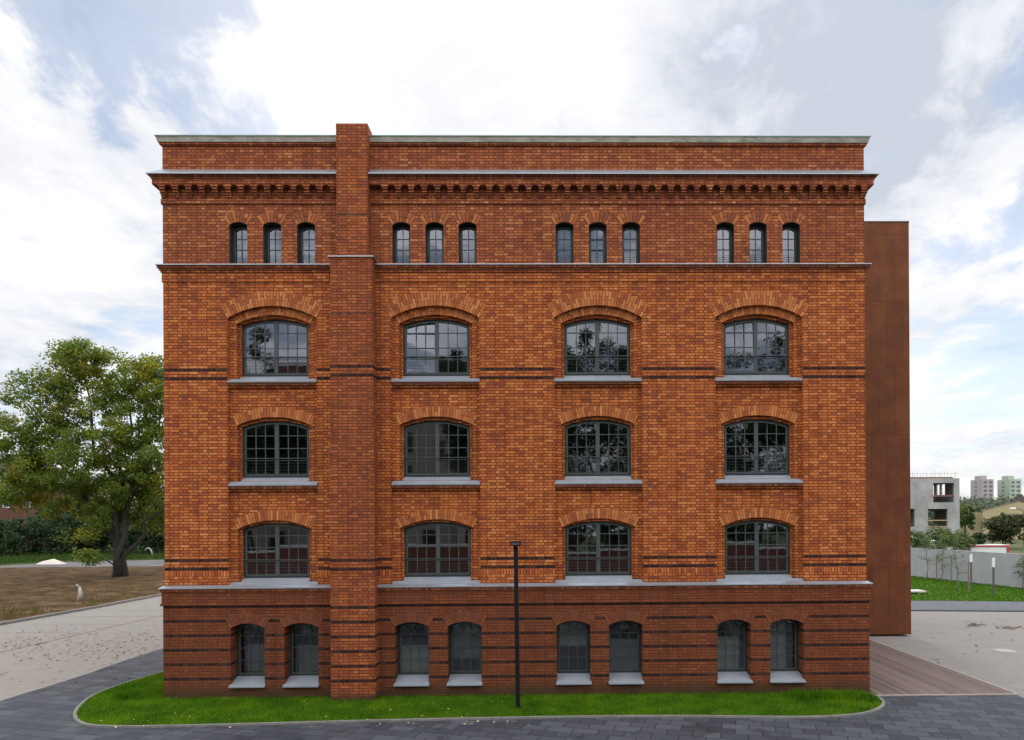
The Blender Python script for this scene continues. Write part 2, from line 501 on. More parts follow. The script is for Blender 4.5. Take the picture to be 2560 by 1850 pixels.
def arch_ring(b, cx, hw, zs, rise, t, y, width=.0788, gap=.012, depth=.006, split=0, seed=0):
    """every voussoir of an arch as its own wedge standing just proud of the mortar behind it"""
    rng = random.Random(seed)
    R = (hw * hw + rise * rise) / (2 * rise); zc = zs + rise - R
    a = math.asin(min(1, hw / R))
    n = max(5, int(round(2 * a * R / width)) | 1)
    R2 = R + t

    def pt(r, k): return (cx + r * math.sin(k), zc + r * math.cos(k))
    m = 24
    lo = [pt(R2, -a + 2 * a * i / m) for i in range(m + 1)]; li = [pt(R + .001, -a + 2 * a * i / m) for i in range(m + 1)]
    b.add([(p[0], y - .002, p[1]) for p in lo] + [(p[0], y - .002, p[1]) for p in li], [(i, i + 1, i + m + 2, i + m + 1) for i in range(m)], 1)
    for i in range(n):
        k0, k1 = -a + 2 * a * i / n, -a + 2 * a * (i + 1) / n
        cuts = [R, R2]
        if split: cuts = [R, R + t * (split if i % 2 else 1 - split), R2]
        elif rng.random() < .3: cuts = [R, R + t * .5, R2]
        for r0, r1 in zip(cuts[:-1], cuts[1:]):
            g = gap / 2
            q = [pt(r0 + (g if r0 > R else .001), k0 + g / r0), pt(r0 + (g if r0 > R else .001), k1 - g / r0), pt(r1 - g * (r1 < R2), k1 - g / r1), pt(r1 - g * (r1 < R2), k0 + g / r1)]
            yy = y - depth - rng.random() * .003
            b.add([(p[0], yy, p[1]) for p in q] + [(p[0], y, p[1]) for p in q], [(0, 1, 2, 3), (0, 1, 5, 4), (1, 2, 6, 5), (2, 3, 7, 6), (3, 0, 4, 7)], 0)


BXL, BXR = X(409.5), X(2163)
DEEP = 16.0
Z_TOP = Z(338.5, -.13, 1250)
Z_LEDGE_F, Z_LEDGE_B = Z(1463, -.13), Z(1439, .30)
Z_LEDGE_W = Z_LEDGE_F + (Z_LEDGE_B - Z_LEDGE_F) * .13 / .43
bld = thing('brick_building', ((BXL + BXR) / 2, DEEP / 2, 0), 'four storey red brick building with arched windows and a stepped cornice', 'building')

# niches, rows, windows measured from the photo
D1, DR, DF = .12, .22, .30
COLS = [((568 + 793.5) / 2, 0), ((979 + 1198) / 2, 1), ((1386 + 1605.2) / 2, 2), ((1790 + 2005.8) / 2, 3)]
NCX = [X(c) for c, _ in COLS]
NHW = (X(1605.2) - X(1386)) / 2
OHW = (X(1586.5, D1) - X(1404, D1)) / 2
FHW = (X(1576.8, DF) - X(1411.6, DF)) / 2
niche = (NHW, Z_LEDGE_F, Z(793), Z(763) - Z(793))
rows = []
for (ap, sp, fa, fs, fb, zf, yf) in ((786, 808, 798, 813, 937.7, 949.8, -.02), (1039.5, 1060, 1049.7, 1065, 1189, 1207, -.02), (1296, 1317, 1302.5, 1317.5, 1438, 1462.6, -.13)):
    rows.append(dict(zs=Z(sp, D1), rise=Z(ap, D1) - Z(sp, D1), fzs=Z(fs, DF), frise=Z(fa, DF) - Z(fs, DF), fz0=Z(fb, DF), zb=Z(fb + 1, DF), zf=Z(zf, yf), yf=yf))
SHW = .247
SMALL_PX = [595.5, 680.2, 765.2, 1003.2, 1086.3, 1169, 1411.5, 1494.6, 1577.8, 1813.5, 1895.2, 1978.3]
SCX = [X(p, 0, 610) for p in SMALL_PX]
small = (SHW, Z(657.5), Z(562.5), Z(555) - Z(562.5))
BHW = .462
BASE_PX = [619, 753.5, 1029.5, 1161.6, 1434.3, 1565, 1836, 1967.5]
YB = -.045
BCX = [X(p, YB, 1630) for p in BASE_PX]
base = (BHW, Z(1704, YB), Z(1563, YB), Z(1551.5, YB) - Z(1563, YB))
DFB = .375
DFS = .22

w = MB()
holes = [arch_outline(c, *niche) for c in NCX] + [arch_outline(c, *small) for c in SCX]
zcut = Z(400, 0, 1250)
w.plate([(BXL, Z_LEDGE_F - .2), (BXR, Z_LEDGE_F - .2), (BXR, Z(669)), (BXL, Z(669))], [h for h in holes[:4]], 0, 0)
w.plate([(BXL, Z(669)), (BXR, Z(669)), (BXR, Z(520)), (BXL, Z(520))], holes[4:], 0, 2)
w.plate([(BXL, Z(520)), (BXR, Z(520)), (BXR, Z_TOP - .06), (BXL, Z_TOP - .06)], [], 0, 2)
for h in holes[:4]: w.strip(h, 0, D1, 1)
for h in holes[4:]: w.strip(h, 0, .03, 2); w.strip(h, .03, DFS + .05, 4)
for c in NCX:
    op = [arch_outline(c, OHW, r['fz0'] - .12, r['zs'], r['rise']) for r in rows]
    w.plate(arch_outline(c, *niche), op, D1, 1)
    for r, o in zip(rows, op):
        w.strip(o, D1, DR, 1)
        fo = arch_outline(c, FHW, r['fz0'] - .12, r['fzs'], r['frise'])
        w.ring(o, fo, DR, 1)
        w.strip(fo, DR, DF + .06, 1)
bh = [arch_outline(c, *base) for c in BCX]
BL, BR = BXL - .03, BXR + .06
ZFR = Z(1505, -.05)
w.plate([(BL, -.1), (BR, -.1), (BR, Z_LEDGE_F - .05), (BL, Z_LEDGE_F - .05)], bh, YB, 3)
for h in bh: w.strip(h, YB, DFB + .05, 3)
# sides and back
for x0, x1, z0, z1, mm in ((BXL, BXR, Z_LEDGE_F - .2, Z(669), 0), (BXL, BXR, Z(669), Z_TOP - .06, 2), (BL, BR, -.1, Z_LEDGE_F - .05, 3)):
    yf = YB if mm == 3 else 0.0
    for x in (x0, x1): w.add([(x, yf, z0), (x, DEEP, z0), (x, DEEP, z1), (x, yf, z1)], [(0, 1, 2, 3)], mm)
    w.add([(x0, DEEP, z0), (x1, DEEP, z0), (x1, DEEP, z1), (x0, DEEP, z1)], [(0, 1, 2, 3)], mm)
zt = Z(705)
# slightly proud strip under the string course, the small flare above the ledge
for a, b_ in ((BXL - .025, X(826)), (X(931), BXR + .025)):
    w.box(a, b_, -.022, .0, zt, Z(672), 0)
w.box(BXL - .02, BXL + .04, -.0, DEEP - .01, zt, Z(672), 0)
w.build('wall', [m_main, m_niche, m_top, m_base, m_reveal], bld)

for p in (0, 1):
    edges = [BXL] + sum([[c - NHW, c + NHW] for c in NCX], []) + [BXR]
for i in range(0, len(edges), 2):
    a, b_ = edges[i], edges[i + 1]
    a2, b2 = a + (.0 if i else -.02), b_
    spans = [(a2, b2)]
    pl, pr = X(829, -.4), X(937, -.4)
    if a < pl < b_: spans = [(a2, pl), (pr, b2)]
    for s0, s1 in spans:
        fl = MB()
        fl.box(s0, s1, -.016, .0, Z_LEDGE_W - .06, Z(1434), 1)
        fl.box(s0, s1, -.019, .0, Z(1434), Z(1422), 0)
        fl.build('soldier_course', [m_sold_main, m_main], bld)

# moulding of the plinth frieze
fz = MB()
ztop = Z(1478, -.06)
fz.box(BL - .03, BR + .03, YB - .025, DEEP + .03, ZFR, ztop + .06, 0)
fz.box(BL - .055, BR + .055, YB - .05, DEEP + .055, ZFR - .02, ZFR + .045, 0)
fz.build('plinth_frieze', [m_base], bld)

# ledge over the plinth
lg = MB()
zl0 = Z_LEDGE_F
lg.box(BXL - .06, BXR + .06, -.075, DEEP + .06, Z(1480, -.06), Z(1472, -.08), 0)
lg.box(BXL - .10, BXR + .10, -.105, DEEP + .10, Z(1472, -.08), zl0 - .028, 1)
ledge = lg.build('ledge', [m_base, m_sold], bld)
lf = MB()
lf.box(BXL - .13, BXR + .13, -.13, DEEP + .13, zl0 - .026, zl0, 0)
lf.frustum((BXL - .13, BXR + .13, -.13, DEEP + .13), (BXL, BXR, .0, DEEP), zl0, Z_LEDGE_W, 0)
lf.build('ledge_flashing', [m_zinc], ledge)

# string course below the small windows
st = MB()
zs0 = Z(659.5, -.145)
st.box(BXL - .05, BXR + .05, -.05, DEEP + .05, Z(681), Z(676.5), 0)
st.box(BXL - .075, BXR + .075, -.075, DEEP + .075, Z(676.5), Z(671.5), 0)
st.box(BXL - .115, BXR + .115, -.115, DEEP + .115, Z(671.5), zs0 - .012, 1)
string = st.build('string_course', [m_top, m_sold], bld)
sf = MB()
sf.box(BXL - .145, BXR + .145, -.145, DEEP + .145, zs0 - .010, zs0 + .012, 0)
sf.build('string_flashing', [m_zinc], string)

# cornice with corbels
cn = MB()
PX = 1250


def slabp(mbx, p, z0, z1, m): mbx.box(BXL - p, BXR + p, -p, DEEP + p, z0, z1, m)


zc = [Z(v, -pp, PX) for v, pp in ((432, .30), (447, .20), (462, .17), (497, .03), (510, .035))]
slabp(cn, .035, zc[4], zc[3], 0)
slabp(cn, .19, zc[2], zc[1], 0)
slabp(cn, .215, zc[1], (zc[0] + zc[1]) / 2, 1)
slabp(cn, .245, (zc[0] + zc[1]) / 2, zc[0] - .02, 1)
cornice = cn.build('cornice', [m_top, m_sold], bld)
cf = MB()
cf.box(BXL - .30, BXR + .30, -.30, DEEP + .30, zc[0] - .02, zc[0], 0)
zc_top = Z(424, 0, PX)
cf.frustum((BXL - .30, BXR + .30, -.30, DEEP + .30), (BXL, BXR, 0, DEEP), zc[0], zc_top, 0)
cf.build('cornice_flashing', [m_zinc], cornice)
cbm = MB()
zz0, zz1 = zc[3], zc[2]
hh = (zz1 - zz0) / 5
for k, (pp, ww) in enumerate(((.065, .068), (.100, .068), (.135, .068), (.165, .068), (.185, .100))):
    cbm.box(-ww, ww, -pp, .02, zz0 + k * hh + .016, zz0 + (k + 1) * hh - (.0 if k < 4 else .002), 0)
    cbm.box(-ww + .012, ww - .012, -pp + .025, .02, zz0 + k * hh, zz0 + k * hh + .016, 1)
corb0 = None
x = BXL + .06
n_c = 54
step = (BXR - BXL - .12) / n_c
chL, chR = X(840.5, -.32, 500), X(919.5, -.32, 500)
spots = [(BXL + .06 + step * k, 0, 0) for k in range(n_c + 1)]
spots = [s for s in spots if not (chL - .12 < s[0] < chR + .12)]
spots += [(BXL, .3 + step * k, -math.pi / 2) for k in range(8)] + [(BXR, .3 + step * k, math.pi / 2) for k in range(8)]
for (sx_, sy_, rz) in spots:
    if corb0 is None:
        corb0 = cbm.build('corbel', [m_top, m_mort], cornice); o = corb0
        o.matrix_parent_inverse = Matrix.Identity(4)
        inv = mw(cornice).inverted()
        o.matrix_parent_inverse = inv
    else:
        o = corb0.copy(); COL.objects.link(o); o.parent = cornice
    o.location = (sx_, sy_, 0); o.rotation_euler = (0, 0, rz)

# parapet coping
cp = MB()
zp = [Z(v, -pp, PX) for v, pp in ((365, .03), (355, .09))]
slabp(cp, .035, zp[0], (zp[0] + zp[1]) / 2 - .01, 0)
slabp(cp, .065, (zp[0] + zp[1]) / 2 - .01, zp[1], 0)
cpo = cp.build('parapet_course', [m_top], bld)
cs = MB()
cs.frustum((BXL - .09, BXR + .09, -.09, DEEP + .09), (BXL - .125, BXR + .125, -.125, DEEP + .125), zp[1], Z_TOP - .022, 0)
coping = cs.build('coping', [m_stone], bld)
ce = MB()
slabp(ce, .145, Z_TOP - .022, Z_TOP, 0)
ce.build('coping_edge', [m_verdi], coping)

# chimney pier
pr = MB()
cw = (X(840.5, -.32, 450), X(919.5, -.32, 450))
zq = [P(880, v, -.33).z for v in (308, 536, 644, 784, 1096)]
pr.box(cw[0], cw[1], -.32, .62, zq[1], zq[0], 0)
pr.box(cw[0] - .01, cw[1] + .01, -.355, .1, zq[2], zq[1] - .03, 0)
pr.frustum((cw[0] - .01, cw[1] + .01, -.355, .1), (cw[0], cw[1], -.32, .1), zq[1] - .03, zq[1] + .025, 1)
lw = (X(826.5, -.40, 800), X(931, -.40, 800))
pr.box(lw[0], lw[1], -.40, .1, zq[3], zq[2] - .012, 0)
pr.frustum((lw[0] - .015, lw[1] + .015, -.43, .1), (lw[0], lw[1], -.40, .1), zq[3] - .03, zq[3] + .005, 1)
pr.box(lw[0] - .015, lw[1] + .015, -.43, .1, zq[4], zq[3] - .03, 0)
pr.frustum((lw[0] - .03, lw[1] + .03, -.46, .1), (lw[0] - .015, lw[1] + .015, -.43, .1), zq[4] - .03, zq[4], 1)
pr.box(lw[0] - .03, lw[1] + .03, -.46, .1, -.1, zq[4] - .03, 0)
m_glaze = brick('glazed_dark_brick', R_DARK)
pier = pr.build('chimney', [m_pier, m_glaze], bld)
pc = MB()
pc.box(lw[0] - .05, lw[1] + .05, -.45, .1, zq[2] - .012, zq[2] + .014, 0)
pc.build('chimney_flashing', [m_zinc], pier)

# roof and inside
rf = MB(); rf.box(BXL + .25, BXR - .25, .25, DEEP - .25, zc_top - .2, zc_top, 0)
rf.build('roof', [m_mort], bld)
ins = MB()
for zf_ in (.05, Z(1490), Z(1225, .3), Z(975, .3), Z(672)):
    ins.box(BXL + .02, BXR - .02, .46, DEEP - .1, zf_ - .15, zf_ + .06, 1)
for k, yy in enumerate((5.2,)):
    ins.box(BXL + .05, BXR - .05, yy, yy + .15, .0, zc_top - .2, 0)
for xx in (X(880), X(1290), X(1700)):
    ins.box(xx - .06, xx + .06, .46, 5.2, 0, zc_top - .2, 0)
ins.build('inside_rooms', [m_plaster, m_floor], bld)

# arches as parts of the building
k_seed = 0
for c in NCX:
    a = MB(); arch_ring(a, c, NHW, niche[2], niche[3], .40, 0, split=.64, seed=k_seed); a.build('arch', [m_vous, m_mort], bld); k_seed += 1
    for i, r in enumerate(rows):
        a = MB(); arch_ring(a, c, OHW, r['zs'], r['rise'], .20 if i == 0 else .275, D1, seed=k_seed); a.build('arch', [m_vous, m_mort], bld); k_seed += 1
for c in SCX:
    a = MB(); arch_ring(a, c, SHW, small[2], small[3], .275, 0, gap=.018, seed=k_seed); a.build('arch', [m_vous_top, m_mort], bld); k_seed += 1
for c in BCX:
    a = MB(); arch_ring(a, c, BHW, base[2], base[3], .28, YB, seed=k_seed); a.build('arch', [m_vous_base, m_mort], bld); k_seed += 1


def pane_obj(parent, pts, y, tilt_z, tilt_x):
    cx = sum(p[0] for p in pts) / len(pts); cz = sum(p[1] for p in pts) / len(pts)
    q = MB()
    vs = []
    if abs(tilt_x) > .01: y += .62 * abs(math.tan(tilt_x))
    for a, b in pts:
        dx, dz = a - cx, b - cz
        vs.append((a, y + dx * math.tan(tilt_z) + dz * math.tan(tilt_x), b))
    q.add(vs, [list(range(len(vs)))])
    q.build('pane', [m_glass], parent)


def half_outline(cx, hw, z0, zs, rise, x0, x1, n=10):
    pts = [(x0, z0), (x1, z0)]
    for i in range(n + 1):
        x = x1 + (x0 - x1) * i / n
        pts.append((x, arch_z(cx, hw, zs, rise, x)))
    return pts


def window(cx, hw, z0, zs, rise, yf, leaves, nx, zbars, label, tilts, ft=.045, sash=.042, rail=None, seed=0):
    rng = random.Random(seed)
    fr = MB()
    i1 = inset(cx, hw, z0, zs, rise, ft)
    fr.frame(arch_outline(cx, hw, z0, zs, rise), arch_outline(*i1), yf, yf + .07)
    i2 = inset(*i1, sash)
    wd = fr.build('window', [m_frame], bld)
    if label: wd['label'] = label
    gb = MB()
    # sash frame and bars
    gb.frame(arch_outline(*i1), arch_outline(*i2), yf + .012, yf + .06)
    ihw = i2[1]
    za = lambda x: arch_z(i2[0], i2[1], i2[3], i2[4], x)
    if leaves == 2: gb.box(cx - .055, cx + .055, yf + .008, yf + .062, i2[2], za(cx), 0)
    edges = []
    segs = [(-ihw, -.055), (.055, ihw)] if leaves == 2 else [(-ihw, ihw)]
    for s0, s1 in segs:
        for k in range(1, nx):
            xx = s0 + (s1 - s0) * k / nx
            gb.box(cx + xx - .011, cx + xx + .011, yf + .02, yf + .05, i2[2], min(za(cx + xx - .011), za(cx + xx + .011)) - .001, 0)
    for zb in zbars:
        R = (i2[1] ** 2 + i2[4] ** 2) / (2 * i2[4]); zcen = i2[3] + i2[4] - R
        h = ihw if zb <= i2[3] else math.sqrt(max(0, R * R - (zb - zcen) ** 2))
        if leaves == 2:
            gb.box(cx - h, cx - .055, yf + .022, yf + .048, zb - .011, zb + .011); gb.box(cx + .055, cx + h, yf + .022, yf + .048, zb - .011, zb + .011)
        else: gb.box(cx - h, cx + h, yf + .022, yf + .048, zb - .011, zb + .011)
    gb.build('glazing_bars', [m_bars], wd)
    for (s0, s1), (tz, tx) in zip(segs, tilts):
        pane_obj(wd, half_outline(*i2, cx + s0, cx + s1), yf + .036, tz, tx)
    if rail:
        rl = MB()
        rl.box(cx - hw + .01, cx + hw - .01, yf - .045, yf - .02, rail - .010, rail + .010, 0)
        k = 5
        for q in range(k):
            zz = i2[2] + (rail - i2[2]) * (q + .3) / k
            rl.tube([(cx - hw + .01, yf - .03, zz), (cx + hw - .01, yf - .03, zz)], .0032, 4, 0)
        rl.build('railing', [m_rail], wd)
    return wd


def sill(parent, x0, x1, x2, x3, ys, zs, mt=None):
    """sloping sheet: opening width x1..x2 behind, x0..x3 in front; ys (back, step, front), zs (back, front)"""
    q = MB()
    yb, ym, yf = ys; zb, zf = zs
    zm = zf + (zb - zf) * (ym - yf) / (yb - yf)
    T = .02
    q.prism([(yb, zb), (ym, zm), (ym, zm - .1), (yb, zb - .1)], x1, x2)
    q.prism([(ym, zm), (yf, zf), (yf, zf - T), (ym, zm - .1)], x0, x3)
    q.prism([(yf, zf - .0), (yf - .006, zf - .004), (yf - .006, zf - .035), (yf, zf - .035)], x0 - .004, x3 + .004)
    return q.build('sill', [mt or m_sill], parent)


NM_ROW = ['upper row of big arched windows', 'middle row of big arched windows', 'lower row of big arched windows']
wrng = random.Random(5)
BAR_PX = [(831.5, 868.7, 897), (1086, 1117.5, 1147.5), (1334.5, 1364, 1397)]
RAIL_PX = [890, 1142, 1393.5]
for ci, c in enumerate(NCX):
    for ri, r in enumerate(rows):
        zb = [Z(v, DF) for v in BAR_PX[ri]]
        tl = [(wrng.uniform(-.008, .008), wrng.uniform(-.006, .006)) for _ in range(2)]
        lab = None
        if (ci, ri) == (1, 0): tl[0] = (.02, .060); lab = 'arched window with its left sash tilted open'
        if (ci, ri) == (3, 0): tl[0] = (.0, .035); lab = 'arched window with its left sash ajar'
        if (ci, ri) == (2, 0): tl[0] = (.0, .012)
        wd = window(c, FHW, r['fz0'], r['fzs'], r['frise'], DF, 2, 3, zb, lab, tl, rail=Z(RAIL_PX[ri], DF - .03))
        if ri < 2:
            s = sill(wd, c - NHW + .003, c - FHW - .001, c + FHW + .001, c + NHW - .003, (DF, D1, r['yf']), (r['zb'], r['zf']))
            sb = MB()
            zt_ = r['zf'] - .036
            sb.box(c - NHW + .01, c + NHW - .01, -.005, D1, zt_ - .075, zt_, 0)
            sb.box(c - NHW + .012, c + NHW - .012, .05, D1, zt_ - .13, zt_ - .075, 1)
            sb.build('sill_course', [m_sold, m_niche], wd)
        else:
            sill(wd, c - NHW + .003, c - FHW - .001, c + FHW + .001, c + NHW - .003, (DF, D1, -.002), (r['zb'], Z_LEDGE_W + .006))
for k, c in enumerate(SCX):
    zb = [Z(v, DFS) for v in (597.5, 624)]
    t0 = (.0, -.03) if k == 7 else (wrng.uniform(-.006, .006), wrng.uniform(-.004, .004))
    zdrop = .03
    wd = window(c, SHW - .002, small[1] + .005, small[2] - .02, small[3] - .008, DFS, 1, 2, zb, None, [t0], ft=.045, sash=.035, rail=None)
    q = MB()
    for j in range(4):
        zz = small[1] + .10 + j * .055
        q.tube([(c - SHW + .01, DFS - .03, zz), (c + SHW - .01, DFS - .03, zz)], .0032, 4, 0)
    q.build('railing', [m_rail], wd)
m_blind = plain('grey_blind_cloth', (.46, .44, .43), .9, 0, .10, 2)
BLINDS = [(.24, 1, 1604, 1686), (.22, 1, 1607, 1690), (-.05, 1.05, 1609, 1690), (-.05, 1.05, 1535, 1640), (-.05, 1.05, 1535, 1614), (-.05, 1.05, 1597, 1690), (-.05, .80, 1593, 1690), (-.05, .68, 1535, 1690)]
for k, c in enumerate(BCX):
    zb = [Z(v, DFB) for v in (1582.5, 1613, 1643)]
    tl = [(wrng.uniform(-.008, .008), wrng.uniform(-.01, .004))]
    wd = window(c, BHW - .002, Z(1682.5, DFB), base[2], base[3], DFB, 1, 3, zb, None, tl, ft=.05, sash=.04)
    if BLINDS[k]:
        l0, l1, p0, p1 = BLINDS[k]
        yb_ = DFB + .16
        q = MB(); q.box(c - BHW + 2 * BHW * l0, c - BHW + 2 * BHW * l1, yb_, yb_ + .012, Z(p1, yb_), Z(p0, yb_), 0)
        q.build('blind', [m_blind], wd)
    sill(wd, c - BHW - .02, c - BHW + .002, c + BHW - .002, c + BHW + .02, (DFB, YB - .001, YB - .11), (Z(1682, DFB), Z(1708.5, YB - .11)))

#@@ENV
# ------------------------------------------------------------------ the ground


def ground_mat(name, c0, c1, c2, scale=.4, rough=.95, bmp=.03):
    m, t, b = new_mat(name)
    g = nd(t, 'ShaderNodeNewGeometry')
    n = noise_n(t, g.outputs['Position'], scale, 9, .68, .3)
    f = noise_n(t, g.outputs['Position'], scale * 22, 4, .7)
    v = math_n(t, 'ADD', n, math_n(t, 'MULTIPLY', math_n(t, 'SUBTRACT', f, .5), .35))
    ln(t, ramp(t, v, [(.32, c0), (.5, c1), (.68, c2)]), b.inputs['Base Color'])
    b.inputs['Roughness'].default_value = rough; b.inputs['Specular IOR Level'].default_value = .06
    bump(t, b, f, bmp)
    return m


def paver(name, bw, bh, c0, c1, mortar, msize, rot=0.0, rough=.7, blotch=.5, offset=.5, spec=.15, squash=1.0, wet=None, bigs=.35):
    m, t, b = new_mat(name)
    g = nd(t, 'ShaderNodeNewGeometry')
    mp = nd(t, 'ShaderNodeMapping'); mp.inputs['Rotation'].default_value = (0, 0, rot); mp.inputs['Location'].default_value = (300, 300, 0)
    ln(t, g.outputs['Position'], mp.inputs[0])
    br = nd(t, 'ShaderNodeTexBrick'); br.offset = offset; br.squash = squash
    ln(t, mp.outputs[0], br.inputs['Vector'])
    for k, v in (('Color1', (0, 0, 0, 1)), ('Color2', (1, 1, 1, 1)), ('Mortar', (.5, .5, .5, 1)), ('Scale', 1.0), ('Mortar Size', msize), ('Mortar Smooth', .3), ('Brick Width', bw), ('Row Height', bh)):
        br.inputs[k].default_value = v
    big = noise_n(t, g.outputs['Position'], bigs, 8, .62, .5)
    mid = noise_n(t, g.outputs['Position'], 3.5, 6, .65)
    v = math_n(t, 'ADD', math_n(t, 'MULTIPLY', br.outputs['Color'], 1 - blotch), math_n(t, 'MULTIPLY', math_n(t, 'ADD', big, mid), blotch * .5), clamp=True)
    col = ramp(t, v, [(.15, c0), (.8, c1)])
    col = mix(t, br.outputs['Fac'], col, mortar)
    if wet:                                   # damp patches with edges of their own
        wn_ = noise_n(t, g.outputs['Position'], 1.1, 7, .62, .8)
        mr = nd(t, 'ShaderNodeMapRange', interpolation_type='SMOOTHSTEP'); ln(t, wn_, mr.inputs[0])
        mr.inputs[1].default_value = .54; mr.inputs[2].default_value = .66
        col = mix(t, math_n(t, 'MULTIPLY', mr.outputs[0], .6), col, wet)
        rr = math_n(t, 'SUBTRACT', rough, math_n(t, 'MULTIPLY', mr.outputs[0], .2)); ln(t, rr, b.inputs['Roughness'])
    else: b.inputs['Roughness'].default_value = rough
    ln(t, col, b.inputs['Base Color'])
    b.inputs['Specular IOR Level'].default_value = spec
    h = math_n(t, 'ADD', math_n(t, 'SUBTRACT', 1.0, br.outputs['Fac']), math_n(t, 'MULTIPLY', mid, .5))
    bump(t, b, h, .006, .7)
    return m


m_earth = ground_mat('rough_ground', (.05, .065, .025), (.085, .095, .04), (.14, .13, .07), .2)
m_soil = ground_mat('dry_soil', (.030, .020, .009), (.085, .050, .024), (.165, .105, .058), .75, bmp=.08)
m_grass = ground_mat('lawn_turf', (.035, .085, .008), (.058, .130, .010), (.085, .165, .016), .8)
m_rgrass = ground_mat('rough_verge', (.026, .045, .012), (.042, .068, .018), (.075, .09, .03), .5)
m_road = ground_mat('worn_asphalt', (.085, .080, .078), (.135, .128, .124), (.20, .19, .18), .25, .9, .01)
m_dark = paver('dark_pavers', .60, .40, (.036, .039, .046), (.078, .082, .092), (.014, .015, .018), .011, RAD(16), .62, .45, wet=(.030, .032, .037))
m_light = paver('light_pavers', .20, .10, (.205, .186, .165), (.275, .25, .222), (.155, .14, .124), .004, RAD(-24), .85, .6)
m_plaza = paver('stamped_paving', .42, .22, (.19, .176, .157), (.285, .265, .238), (.17, .157, .14), .006, RAD(8), .85, .85, bigs=.6)
m_path = paver('grey_path_pavers', .4, .2, (.095, .10, .11), (.14, .145, .155), (.075, .075, .08), .006, 0, .7, .5)
m_kerb = plain('kerb_concrete', (.17, .158, .14), .9, 0, .2, 3)
m_dkerb = plain('dark_kerb', (.055, .05, .047), .9, 0, .25, 2)
m_drain = plain('drain_grate', (.17, .125, .09), .8, 0, .25, 3)


def deck_mat():
    m, t, b = new_mat('deck_boards')
    g = nd(t, 'ShaderNodeNewGeometry')
    s = nd(t, 'ShaderNodeSeparateXYZ'); ln(t, g.outputs['Position'], s.inputs[0])
    q = math_n(t, 'DIVIDE', s.outputs[0], .14)
    fl_ = math_n(t, 'FLOOR', q); fr = math_n(t, 'FRACT', q)
    wnn = nd(t, 'ShaderNodeTexWhiteNoise', noise_dimensions='1D'); ln(t, fl_, wnn.inputs['W'])
    mp = nd(t, 'ShaderNodeMapping'); mp.inputs['Scale'].default_value = (6, .5, 1); ln(t, g.outputs['Position'], mp.inputs[0])
    n = noise_n(t, mp.outputs[0], 2.0, 8, .7)
    v = math_n(t, 'ADD', math_n(t, 'MULTIPLY', wnn.outputs['Value'], .5), math_n(t, 'MULTIPLY', n, .6))
    c = ramp(t, v, [(.25, (.080, .054, .042)), (.6, (.138, .095, .074)), (.9, (.20, .142, .112))])
    gap = math_n(t, 'LESS_THAN', fr, .06)
    c = mix(t, gap, c, (.03, .02, .015))
    ln(t, c, b.inputs['Base Color']); b.inputs['Roughness'].default_value = .7
    return m


def sheet(name, pts, z, mat, th=.0):
    b = MB()
    b.v = [(p[0], p[1], z) for p in pts]
    tri = tessellate_polygon([[Vector((p[0], p[1], 0)) for p in pts]])
    b.f = [list(f) for f in tri]; b.m = [0] * len(tri)
    o = b.build(name, [mat])
    if o.data.polygons[0].normal.z < 0: o.data.flip_normals()
    return tag(o, kind='structure')


def gp(*px): return [tuple(G(*p)[:2]) for p in px]


def smooth_poly(pts, n=6, closed=False):
    out = []
    k = len(pts)
    for i in range(k if closed else k - 1):
        g = lambda j: np.array(pts[j % k] if closed else pts[min(max(j, 0), k - 1)], float)
        a, b, c, d = g(i - 1), g(i), g(i + 1), g(i + 2)
        for j in range(n):
            u = j / n
            out.append(tuple(.5 * ((2 * b) + (c - a) * u + (2 * a - 5 * b + 4 * c - d) * u * u + (3 * b - a - 3 * c + d) * u ** 3)))
    if not closed: out.append(tuple(pts[-1]))
    return out


def terrain():
    n = 70
    xs = np.sign(np.linspace(-1, 1, n)) * np.abs(np.linspace(-1, 1, n)) ** 3 * 3500
    ys = np.concatenate([np.linspace(-400, 75, 30), 75 + np.linspace(0.03, 1, 40) ** 2.5 * 4000])
    b = MB()
    for yy in ys:
        for xx in xs:
            z = -.03
            if yy > 330: z += min(14, (yy - 330) * .03)
            b.v.append((xx, yy, z))
    for j in range(len(ys) - 1):
        for i in range(n - 1):
            a = j * n + i; b.f.append([a, a + 1, a + n + 1, a + n]); b.m.append(0)
    return tag(b.build('ground', [m_earth], smooth=True), kind='structure')


terrain()
# left: kerb line of the light paving, edge of the dark paving
kl = gp((-160, 1603), (0, 1563), (247, 1519), (409, 1488))
kdir = (np.array(kl[3]) - np.array(kl[2])); kdir /= np.linalg.norm(kdir)
kfar = tuple(np.array(kl[3]) + kdir * 40); knear = tuple(np.array(kl[0]) - kdir * 40)
dk = gp((-700, 2020), (-350, 1868), (-150, 1802), (0, 1753), (123.5, 1715), (216, 1685.5), (308.6, 1653), (407, 1621))
dkl = smooth_poly(dk, 5)
dk_end = (dkl[-1][0] + 6, dkl[-1][1] + 4.5)
sheet('light_paving', [knear, kl[0], kl[1], kl[2], kl[3], kfar, (6, kfar[1]), (6, -30), (knear[0], -60)], 0.0, m_light)
